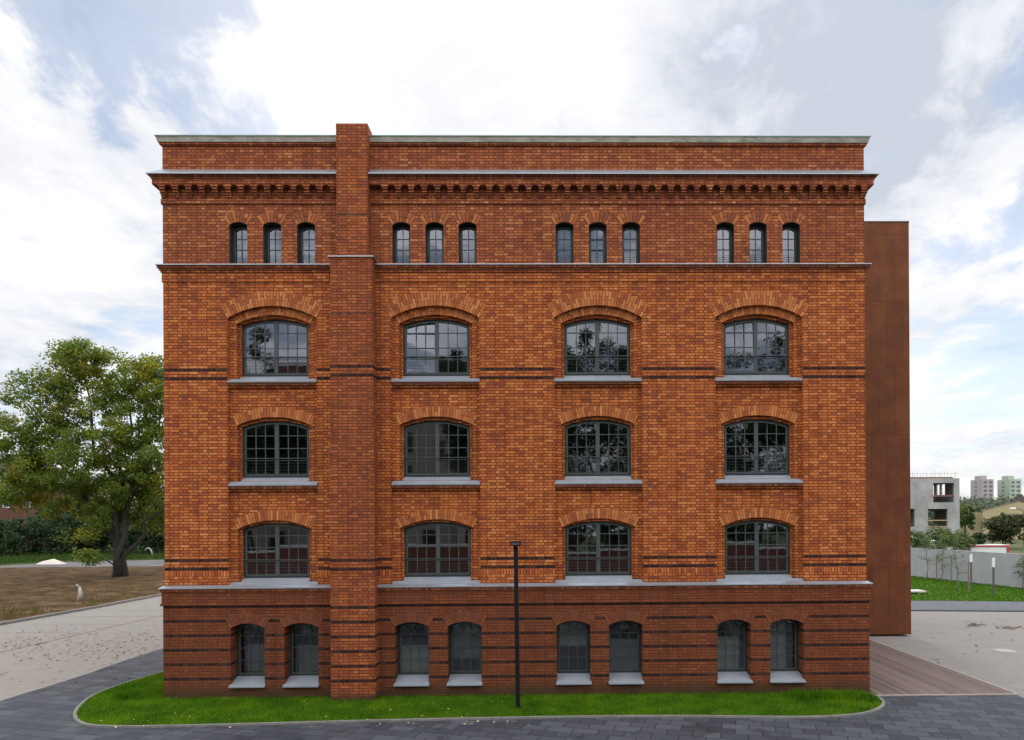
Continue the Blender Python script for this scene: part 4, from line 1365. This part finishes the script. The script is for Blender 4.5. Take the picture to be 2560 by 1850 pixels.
ty0 = 9.5
tg = G(2280, 1590)
tx1 = (P(2271, 600, ty0).x + P(2279, 1550, ty0).x) / 2
tz0, tz1 = P(2230, 1586, ty0).z, P(2230, 556.5, ty0).z
CT_X, CT_Z = 60 - (tx1 % .66) + .0, 27.2 - (tz0 % 2.72)
m_cor = corten()
tw = thing('steel_tower', (tx1 - 2, ty0 + 2.5, 0), 'windowless rust coloured steel clad tower beside the right edge of the brick building', 'tower')
b = MB(); b.box(BXR + .03, tx1, ty0, ty0 + 6, tz0, tz1); b.build('cladding', [m_cor], tw)
b = MB(); b.box(BXR + .03, tx1 + .012, ty0 - .012, ty0 + 6.012, tz1, tz1 + .06); b.build('roof_edge', [plain('dark_rust', (.07, .028, .016), .8)], tw)
b = MB(); b.box(BXR + .03, tx1 - .62, ty0 + .12, ty0 + 5.9, -.02, tz0); b.build('base', [plain('shadow_gap_steel', (.035, .02, .014), .8)], tw)

# ------------------------------------------------------------------ right: kerb, path, lawn, wall
bar_line('path_kerb', pk[0], pk[1], .35, -.02, .05, m_dkerb, 8)
sheet('path', [pk[0], pk[1], *gp((2900, 1507), (2100, 1500.5))], .008, m_path)
wl = gp((2283, 1441), (2545, 1470))
wd_ = (np.array(wl[1]) - np.array(wl[0])); wd_ /= np.linalg.norm(wd_)
wa = np.array(wl[0]) - wd_ * 14; wb = np.array(wl[1]) + wd_ * 7
lawn_r = [*gp((2100, 1500), (2700, 1505)), tuple(wb), tuple(wa)]
sheet('far_lawn', lawn_r, .016, m_grass)
lp2 = scatter(lawn_r, 70); lp2 = lp2[(lp2[:, 0] > 18) & (lp2[:, 0] < 46)]
blades('far_grass', lp2, np.full(len(lp2), .016), .03, .11, .09, m_lblade, .9)
nrm = np.array([-wd_[1], wd_[0]])
if nrm[1] < 0: nrm = -nrm
wz = (P(2283, 1371.5, wl[0][1]).z + P(2545, 1383, wl[1][1]).z) / 2
b = MB(); b.slab([tuple(wa), tuple(wb), tuple(wb + nrm * .3), tuple(wa + nrm * .3)], -.1, wz)
tag(b.build('garden_wall', [plain('grey_render', (.33, .325, .345), .85, 0, .07, 1.2)]), 'long plain grey rendered wall behind the young trees', 'wall')
RT = .6
b = MB()
fx = [tuple(wa + nrm * .32), tuple(wb + nrm * .32), (150, 60), (260, 300), (10, 300)]
b.slab(fx, -.05, RT)
tag(b.build('upper_ground', [m_earth]), kind='structure')
# planter slab and manhole
q = G(2285, 1484)
b = MB(); b.box(q.x - 1.6, q.x + .55, q.y - .5, q.y + .5, .12, .22); b.box(q.x - 1.2, q.x - 1.0, q.y - .4, q.y + .4, 0, .12); b.box(q.x + .05, q.x + .25, q.y - .4, q.y + .4, 0, .12)
tag(b.build('stone_bench', [plain('pale_concrete', (.50, .49, .46), .8)], bevel=.02), 'low pale concrete bench slab on the lawn by the steel tower', 'bench')
q = G(2512, 1627); b = MB()
b.slab([(q.x + math.cos(a) * .36, q.y + math.sin(a) * .36) for a in np.linspace(0, 6.283, 25)[:-1]], .0, .012)
tag(b.build('manhole_cover', [plain('pale_cover', (.33, .315, .285), .8)]), 'pale round manhole cover set in the light plaza', 'cover')
stn = [G(x, y)[:2] for x, y in zip(NR.normal(2440, 14, 40), NR.normal(1563, 2.5, 40))] + [G(x, y)[:2] for x, y in zip(NR.normal(2530, 22, 40), NR.normal(1569, 2.5, 40))] + [G(x, y)[:2] for x, y in zip(NR.uniform(2310, 2560, 14), NR.uniform(1550, 1680, 14))]
leaves_on_ground('plaza_leaves', np.array(stn), .10, [(.09, .06, .045), (.15, .09, .06), (.11, .07, .05)])

# two bollard lights
def bollard(px, by, ty, label):
    g = G(px, by); H = P(px, ty, g.y).z
    r = thing('bollard_light', (g.x, g.y, 0), label, 'bollard light', 'bollard lights on the far lawn')
    b = MB(); b.tube([(0, 0, 0), (0, 0, H * .74)], .062, 10); b.build('post', [plain('bollard_post', (.10, .085, .075), .5)], r, local=True, smooth=False)
    b = MB(); b.tube([(0, 0, H * .74), (0, 0, H - .04)], .085, 12); b.build('lamp_tube', [plain('opal_tube', (.78, .78, .80), .3, 0, .02)], r, local=True)
    b = MB(); b.tube([(0, 0, H - .04), (0, 0, H)], .09, 12); b.build('cap', [plain('bollard_cap', (.30, .28, .26), .5)], r, local=True)


bollard(2428, 1466, 1383.5, 'post light with white tube top close to the grey wall')
bollard(2484, 1489, 1392.5, 'nearer post light with white tube top standing on the open lawn')


# staked young trees
m_young = leaf_mat('young_leaves', (.07, .11, .03), (.11, .155, .04), (.16, .20, .06))


def young_tree(px, by, ty, seed, label, crown_px):
    g = G(px, by); p = P(px, ty, g.y); H = p.z; sc = (g.y + DIST) / FPX
    rng = np.random.default_rng(seed)
    bl = [(0, 0, H * .72, crown_px * sc * .55, crown_px * sc * .55, H * .25, 2), (.1, 0, H * .5, crown_px * sc * .8, crown_px * sc * .8, H * .16, .8), (0, 0, H * .36, crown_px * sc * .7, .4, H * .08, .3)]
    r = tree('young_tree', (g.x, g.y, 0), label, 'tree', H, [(rng.uniform(-.2, .2), 0, H * .97)], bl, 34, .28, 16, .055, m_young, m_pbark, seed, 'staked young trees on the far lawn', .05)
    b = MB()
    b.tube([(.55, -.35, 0), (.55, -.35, 2.0)], .045, 7)
    b.tube([(0, 0, 1.25), (.55, -.35, 1.25)], .03, 6)
    b.build('stake', [plain('stake_wood', (.20, .15, .10), .9)], r, local=True)


for a in ((2318, 1450, 1318, 71, 'staked young tree nearest the steel tower', 34), (2354, 1455, 1322, 72, 'thin staked young tree between two others, nearest the wall foot', 26),
          (2393, 1479, 1308, 73, 'staked young tree left of the bollard lights, standing forward on the lawn', 38), (2556, 1473, 1375, 74, 'staked young tree at the right edge of the picture', 40)):
    young_tree(*a)

# trees behind the wall
RTREES = [(2290, 1318, 34, 58, 'bushy tree behind the wall right next to the steel tower', m_mtree), (2345, 1312, 40, 61, 'bushy light green tree under the unfinished concrete building', m_mtree), (2400, 1316, 36, 64, 'bushy tree below the right corner of the unfinished concrete building', m_mtree),
          (2440, 1330, 28, 66, 'small darker tree left of the yellow building', m_dtree)]
for k, (px, ty, hw, dy, lab, mm) in enumerate(RTREES):
    round_tree('wall_tree', px, 1380, ty, hw, lab, mm, 80 + k, group='bushy trees just behind the grey wall', n_cl=75, per=60, leaf=.11, crown_from=.1, z0=RT, trunk_r=.1, dist_y=dy)
round_tree('round_tree', 2512, 1380, 1284, 52, 'dark olive tree in front of the yellow building', leaf_mat('olive_leaves', (.035, .048, .020), (.060, .075, .028), (.095, .105, .04)), 91, n_cl=130, per=60, leaf=.2, crown_from=.06, z0=RT, trunk_r=.18, dist_y=78)
for k, (px, ty, hw, dy, lab) in enumerate(((2412, 1250, 26, 118, 'tall grey green tree touching the unfinished concrete building'), (2445, 1262, 30, 130, 'dark green tree left of the yellow building, behind the other trees'))):
    round_tree('tall_tree', px, 1340, ty, hw, lab, m_mtree if k == 0 else m_dtree, 95 + k, n_cl=70, per=50, leaf=.28, crown_from=.05, z0=RT, trunk_r=.2, dist_y=dy)

# unfinished concrete building
m_conc = ground_mat('raw_concrete', (.24, .235, .225), (.31, .305, .295), (.38, .375, .36), .35, .9, .01)
m_cdark = plain('inside_concrete', (.10, .098, .095), .95)
cy = 92.0
sc = (cy + DIST) / FPX
cx0, cx1 = P(2235, 1260, cy).x, P(2399, 1260, cy).x
cz1, czs, cz0 = P(2330, 1196, cy).z, P(2330, 1261, cy).z, RT
cb_ = thing('concrete_building', ((cx0 + cx1) / 2, cy + 5, RT), 'unfinished grey concrete building with empty window openings', 'building')


def rc(px0, px1, py0, py1):
    a, c = P(px0, py1, cy), P(px1, py0, cy); return (a.x, c.x, a.z, c.z)


ops = [rc(2333.5, 2385, 1207.5, 1256), rc(2320, 2369, 1272, 1317), rc(2262, 2287, 1272, 1317)]
b = MB()
rect = lambda o: [(o[0], o[2]), (o[1], o[2]), (o[1], o[3]), (o[0], o[3])]
b.plate([(cx0, cz0), (cx1, cz0), (cx1, cz1), (cx0, cz1)], [rect(o) for o in ops], cy, 0)
b.plate([(cx0, cz0), (cx1, cz0), (cx1, cz1), (cx0, cz1)], [rect(o) for o in ops], cy + .35, 0)
for o in ops: b.strip(rect(o), cy, cy + .35, 0)
b.box(cx0, cx0 + .3, cy + .36, cy + 10, cz0, cz1); zL0, zL1, zU0, zU1 = 3.3, 6.0, P(2345, 1241, cy + 6).z, P(2345, 1212, cy + 6).z
xr = (cx1 - .3, cx1)
b.box(*xr, cy + .37, cy + 6.8, cz0, zU0 - .002); b.box(*xr, cy + 9.3, cy + 10, cz0, zU0 - .002); b.box(*xr, cy + 6.801, cy + 9.299, cz0, zL0); b.box(*xr, cy + 6.801, cy + 9.299, zL1, zU0 - .002)
b.box(*xr, cy + .37, cy + 10, zU1, cz1 - .002)
for ya_, yb_ in ((.37, 3.6), (4.9, 5.2), (6.3, 6.9), (8.6, 10)): b.box(*xr, cy + ya_, cy + yb_, zU0, zU1 - .001)
# back wall with wide openings
for z0_, z1_ in ((cz0, cz0 + 1.0), (czs - 1.2, czs + .9), (cz1 - .7, cz1)): b.box(cx0 + .31, cx1 - .31, cy + 9.7, cy + 10, z0_, z1_)
for xx in np.linspace(cx0 + .9, cx1 - .9, 6): b.box(xx - .35, xx + .35, cy + 9.72, cy + 9.98, cz0 + 1.0, cz1 - .7)
b.build('wall', [m_conc], cb_)
b = MB()
for z_ in (czs, cz1 - .05): b.box(cx0 + .02, cx1 - .02, cy + .36, cy + 9.68, z_ - .3, z_ - .02)
b.build('floor_slab', [m_cdark], cb_)
b = MB(); o = ops[1]; zz = o[2] + (o[3] - o[2]) * .36
b.box(o[0] - .1, o[1] + .1, cy - .08, cy - .01, zz - .07, zz + .07); b.box(o[0] - .1, o[1] + .1, cy - .08, cy - .01, o[2] - .05, o[2] + .1)
b.build('guard_board', [plain('raw_timber', (.42, .27, .15), .9)], cb_)
b = MB(); o = ops[0]; zz = o[2] + (o[3] - o[2]) * .34
b.box(o[0] + .01, o[1] - .01, cy + .1, cy + .25, zz - .14, zz + .14)
for f in (.22, .42): xx = o[0] + (o[1] - o[0]) * f; b.box(xx - .06, xx + .06, cy + 2, cy + 2.12, czs, cz1 - .4)
b.build('beam', [plain('rust_beam', (.16, .075, .05), .9)], cb_)
b = MB(); b.box(cx0, cx1 - 1.0, cy + .05, cy + 9, cz1, cz1 + .22); b.build('roof_formwork', [plain('brown_formwork', (.20, .11, .075), .9, 0, .3)], cb_)
b = MB()
for k in range(22):
    xx = cx0 + (cx1 - cx0) * (k + .5) / 22 + random.Random(k).uniform(-.1, .1); b.tube([(xx, cy + .4, cz1), (xx + random.Random(k + 50).uniform(-.1, .1), cy + .4, cz1 + random.Random(k + 9).uniform(.7, 1.25))], .018, 4)
b.tube([(cx0, cy + .4, cz1 + .75), (cx1, cy + .4, cz1 + .8)], .02, 4)
b.build('starter_bars', [plain('rusty_bar', (.30, .22, .18), .9)], cb_)

# yellow building
m_yel = plain('yellow_render', (.36, .30, .165), .9, 0, .08, .6)
yy0 = 118.0
ya, yb, yc = P(2457, 1277, yy0), P(2547, 1254, yy0), P(2640, 1276, yy0)
yl = thing('yellow_building', ((ya.x + yc.x) / 2, yy0 + 7, RT), 'yellow rendered building with a low gable and a small window', 'building')
b = MB(); pr_ = [(ya.x, RT), (yc.x, RT), (yc.x, yc.z), (yb.x, yb.z), (ya.x, ya.z)]
b.plate(pr_, [], yy0); b.plate(pr_, [], yy0 + .4); b.strip(pr_, yy0, yy0 + .4); b.box(ya.x + .01, yc.x - .01, yy0 + .41, yy0 + 14, RT, ya.z - .3); b.build('wall', [m_yel], yl)
b = MB(); q_ = [(ya.x - .25, ya.z + .0), (yb.x, yb.z + .02), (yc.x + .25, yc.z), (yc.x + .25, yc.z + .1), (yb.x, yb.z + .12), (ya.x - .25, ya.z + .1)]
b.plate(q_, [], yy0 - .06); b.plate(q_, [], yy0 + .46); b.strip(q_, yy0 - .06, yy0 + .46); yro = b.build('roof', [plain('brown_roof', (.13, .09, .075), .8)], yl)
b = MB(); p1 = P(2556, 1248, yy0 + 4); b.box(p1.x - .9, p1.x + .9, yy0 + 4, yy0 + 5, yb.z - 1, p1.z + .5); b.box(p1.x - .3, p1.x + .1, yy0 + 4.2, yy0 + 4.7, p1.z + .5, p1.z + 1.0); b.build('chimney', [plain('dark_chimney', (.08, .065, .06), .9)], yro)
b = MB(); p1 = P(2536, 1290, yy0); b.box(p1.x - .5, p1.x + .5, yy0 - .04, yy0, p1.z - .5, p1.z + .5); b.build('window', [plain('grey_blind', (.20, .19, .17), .5)], yl)

# tower blocks on the skyline
def block(px0, px1, py0, py1, ydist, wall, label, cols, rows_):
    a, c = P(px0, py1, ydist), P(px1, py0, ydist)
    r = thing('tower_block', ((a.x + c.x) / 2, ydist + 8, 8), label, 'tower block')
    z0_, z1_ = a.z - 22, c.z
    W = c.x - a.x; D_ = 14
    b = MB(); b.box(a.x, c.x, ydist, ydist + D_, z0_, z1_); b.build('wall', [wall[0]], r)
    b = MB(); b.box(a.x + .6, a.x + W * .62, ydist + 3, ydist + D_ - 4, z1_, z1_ + 2.6); b.build('roof_house', [wall[0]], r)
    fh = 2.9
    for k in range(rows_):
        zz = z1_ - 2.1 - k * fh
        for f in cols:
            b = MB(); b.box(a.x + W * f - 1.1, a.x + W * f + 1.1, ydist - .08, ydist, zz - .75, zz + .75); b.build('window', [wall[2]], r)
        b = MB(); b.box(a.x - .08, a.x, ydist + 6.5, ydist + 8.5, zz - .7, zz + .7); b.build('window', [wall[2]], r)


m_tw = plain('far_window', (.10, .115, .135), .3)
block(2456, 2484, 1198, 1243, 480, [plain('pale_brown_render', (.34, .30, .30), .9, 0, .05, .1), plain('pale_brown_side', (.34, .30, .30), .9, 0, .05, .1), m_tw], 'brownish grey tower block on the skyline', (.26, .74), 9)
block(2525, 2553, 1198, 1243, 480, [plain('pale_green_render', (.34, .40, .31), .9, 0, .05, .1), plain('pale_green_side', (.34, .40, .31), .9, 0, .05, .1), m_tw], 'pale green tower block on the skyline', (.26, .74), 9)

# wooded slope far away
def forest():
    rng = np.random.default_rng(5)
    cen, rad = [], []
    for _ in range(420):
        yd = rng.uniform(200, 420); px = rng.uniform(2180, 2700)
        top = rng.normal(1247, 5) + (420 - yd) * .08
        q = P(px, top, yd); R_ = rng.uniform(2.4, 4.6)
        for k in range(6):
            cen.append((q.x + rng.normal(0, R_ * .5), yd + rng.normal(0, 1.5), q.z - R_ * .5 - k * R_ * .75)); rad.append(R_ * (1 if k == 0 else 1.15))
    return tag(quads('forest', leaf_cloud(rng, np.array(cen), np.array(rad), 34, .8), 4, m_far), kind='stuff')


forest()

# white kiosk with a red frame behind the wall, parked cars, a street lamp
ky = 64.0
k0, k1, kt = P(2425, 1381, ky).x, P(2522, 1381, ky).x, P(2470, 1362, ky).z
kk_ = thing('kiosk', ((k0 + k1) / 2, ky + 1.2, RT), 'low white cabin edged in red, peeping over the grey wall', 'cabin')
b = MB(); b.box(k0 + .1, k1 - .25, ky, ky + 2.4, RT, kt - .24); b.build('wall', [plain('white_panel', (.62, .62, .58), .6)], kk_)
b = MB(); b.box(k0 - .05, k1, ky - .08, ky + 2.5, kt - .24, kt - .07); b.box(k1 - .24, k1 - .002, ky - .06, ky + 2.45, RT, kt - .241); b.build('red_trim', [plain('red_paint', (.42, .03, .035), .5)], kk_)
b = MB(); b.box(k0 - .08, k1 + .03, ky - .1, ky + 2.55, kt - .069, kt); b.build('roof', [m_white], kk_)


def make_car(loc, rz, paint, label):
    r = thing('parked_car', loc, label, 'car', 'cars parked behind the grey wall', rz)
    b = MB()
    prof = [(-2.1, .28), (2.1, .28), (2.15, .62), (1.95, .80), (1.05, .92), (-1.95, .95), (-2.12, .75)]
    n = len(prof)
    b.add([(x_, -.84, z_) for x_, z_ in prof] + [(x_, .84, z_) for x_, z_ in prof], [list(range(n))[::-1], list(range(n, 2 * n))] + [(i, (i + 1) % n, (i + 1) % n + n, i + n) for i in range(n)])
    b.frustum((-1.75, 1.1, -.80, .80), (-1.35, .30, -.64, .64), .93, 1.43)
    b.build('body', [paint], r, local=True, bevel=.04)
    b = MB(); b.frustum((-1.72, 1.07, -.815, .815), (-1.42, .45, -.70, .70), .97, 1.34); b.build('windows', [m_wglass], r, local=True)
    for x_ in (-1.3, 1.3):
        for y_ in (-.76, .76):
            b = MB(); b.tube([(x_, y_ - .1, .31), (x_, y_ + .1, .31)], .31, 14); b.build('wheel', [m_black], r, local=True)
    for y_ in (-.6, .6):
        b = MB(); b.box(2.08, 2.16, y_ - .17, y_ + .17, .58, .74); b.build('headlight', [m_white], r, local=True)


for px, dy, rz, cc, lab in ((2292, 66, .2, (.55, .56, .58), 'silver parked car beside the steel tower, behind the trees'), (2352, 70, .1, (.62, .62, .62), 'white parked car under the concrete building, behind the trees'), (2397, 72, .15, (.40, .42, .45), 'grey parked car behind the trees, left of the white cabin')):
    q = P(px, 1360, dy); make_car((q.x, dy, RT), rz, plain('car_paint', cc, .3, .3, .02), lab)

sy = 84.0
s0 = P(2560, 1300, sy); st_top = P(2560, 1271, sy).z
sl = thing('street_lamp', (s0.x, sy, RT), 'grey street lamp with curved arm in front of the yellow building', 'street lamp')
b = MB(); b.tube([(s0.x, sy, RT), (s0.x, sy, st_top - .5)], [.09, .06], 8); b.build('pole', [m_rail], sl)
arm = [P(2560, 1280, sy), P(2556, 1275, sy), P(2545, 1272, sy), P(2537, 1270.5, sy)]
b = MB(); b.tube(arm, .05, 6); b.build('arm', [m_rail], sl)
a_ = P(2533, 1270.5, sy); b = MB(); b.frustum((a_.x - .45, a_.x + .35, sy - .15, sy + .15), (a_.x - .3, a_.x + .3, sy - .08, sy + .08), a_.z - .06, a_.z + .09); b.build('lamp_head', [m_white], sl)

# ------------------------------------------------------------------ behind the viewer: what the windows mirror
m_otree = leaf_mat('opposite_leaves', (.03, .055, .02), (.05, .085, .028), (.075, .11, .035))
m_rb = plain('opposite_brick', (.20, .075, .05), .9, 0, .2, 3)
b = MB(); b.box(-40, 40, -33, -32.6, -.05, 2.7)
ow = b.build('opposite_wall', [m_rb]); tag(ow, 'low red brick wall with a white coping, mirrored in the lower arched windows', 'wall')
b = MB(); b.box(-40.1, 40.1, -33.1, -32.5, 2.7, 2.82); b.build('coping', [m_white], ow)
oh = thing('opposite_house', (-18, -55, 0), 'pale plastered house mirrored in the windows of the left half', 'house')
b = MB(); b.box(-31, -8, -58, -50, 0, 15.0); b.build('wall', [plain('cream_plaster', (.36, .34, .28), .9)], oh)
b = MB(); b.frustum((-31.5, -7.5, -58.5, -49.5), (-29, -10, -55, -53), 15, 17); b.build('roof', [plain('red_tile', (.20, .07, .05), .8)], oh)
for zz in (1.6, 4.8, 8.0, 11.2):
    for k in range(6):
        b = MB(); b.box(-29.4 + k * 3.6, -28.0 + k * 3.6, -50.0, -49.93, zz, zz + 1.9); b.build('window', [m_wglass], oh)
ob = thing('opposite_block', (-14, -68, 0), 'red brick block mirrored in the top arched windows', 'building')
b = MB(); b.box(-30, -6, -76, -62, 0, 23); b.build('wall', [m_rb], ob)
b = MB(); b.box(-30.2, -5.8, -76.2, -61.8, 23, 23.5); b.build('cornice', [m_white], ob)
for k, (x_, y_, h_, r_, cf_, lab) in enumerate(((17.5, -40, 23, 6, .12, 'broad dark tree mirrored in the rightmost column of windows'), (4.5, -41, 24.5, 5.4, .15, 'tall tree mirrored in the windows of the third column'), (-5.5, -38, 20, 3.6, .2, 'tree mirrored in the right half of the second column of windows'), (-24, -41, 22, 4.6, .2, 'tree mirrored in the leftmost windows'), (28, -40, 18, 5, .1, 'tree mirrored near the right edge of the facade'))):
    rng = np.random.default_rng(300 + k)
    zc_ = h_ * (1 + cf_) / 2; rz_ = h_ * (1 - cf_) / 2
    bl = [(0, 0, zc_, r_ * .8, r_ * .8, rz_ * .9, 2.0)] + [(math.cos(j * 1.3) * r_ * .6, math.sin(j * 1.3) * r_ * .6, zc_ + rng.uniform(-.5, .5) * rz_, r_ * .4, r_ * .4, rz_ * .35, .8) for j in range(5)]
    tree('opposite_tree', (x_, y_, 0), lab, 'tree', h_, [(.5, 0, h_ * .85), (-.8, .3, h_ * .7)], bl, 210, r_ * .18, 200, .12, m_otree, m_bark, 500 + k, 'trees opposite the facade', .25)

for k, (x_, y_, h_, r_, lab) in enumerate(((1.0, -46, 11, 4.5, 'bushy small tree mirrored low in the third column of windows'), (9.5, -47, 10, 4.5, 'bushy small tree mirrored between the third and fourth columns of windows'), (17.5, -48, 11.5, 5, 'bushy small tree mirrored low in the rightmost column of windows'))):
    tree('opposite_bush', (x_, y_, 0), lab, 'tree', h_, [(.4, 0, h_ * .8)], [(0, 0, h_ * .5, r_, r_ * .8, h_ * .46, 1)], 110, 1.0, 80, .16, m_otree, m_bark, 600 + k, 'bushy trees opposite the facade', .15)

hc = NR.uniform((-30, -9.9, .1), (30, -8.8, .9), (2600, 3))
hedge = quads('low_hedge', leaf_cloud(np.random.default_rng(8), hc, np.full(2600, .2), 12, .05), 4, m_otree)
tag(hedge, 'low clipped hedge mirrored in the basement windows', 'hedge')
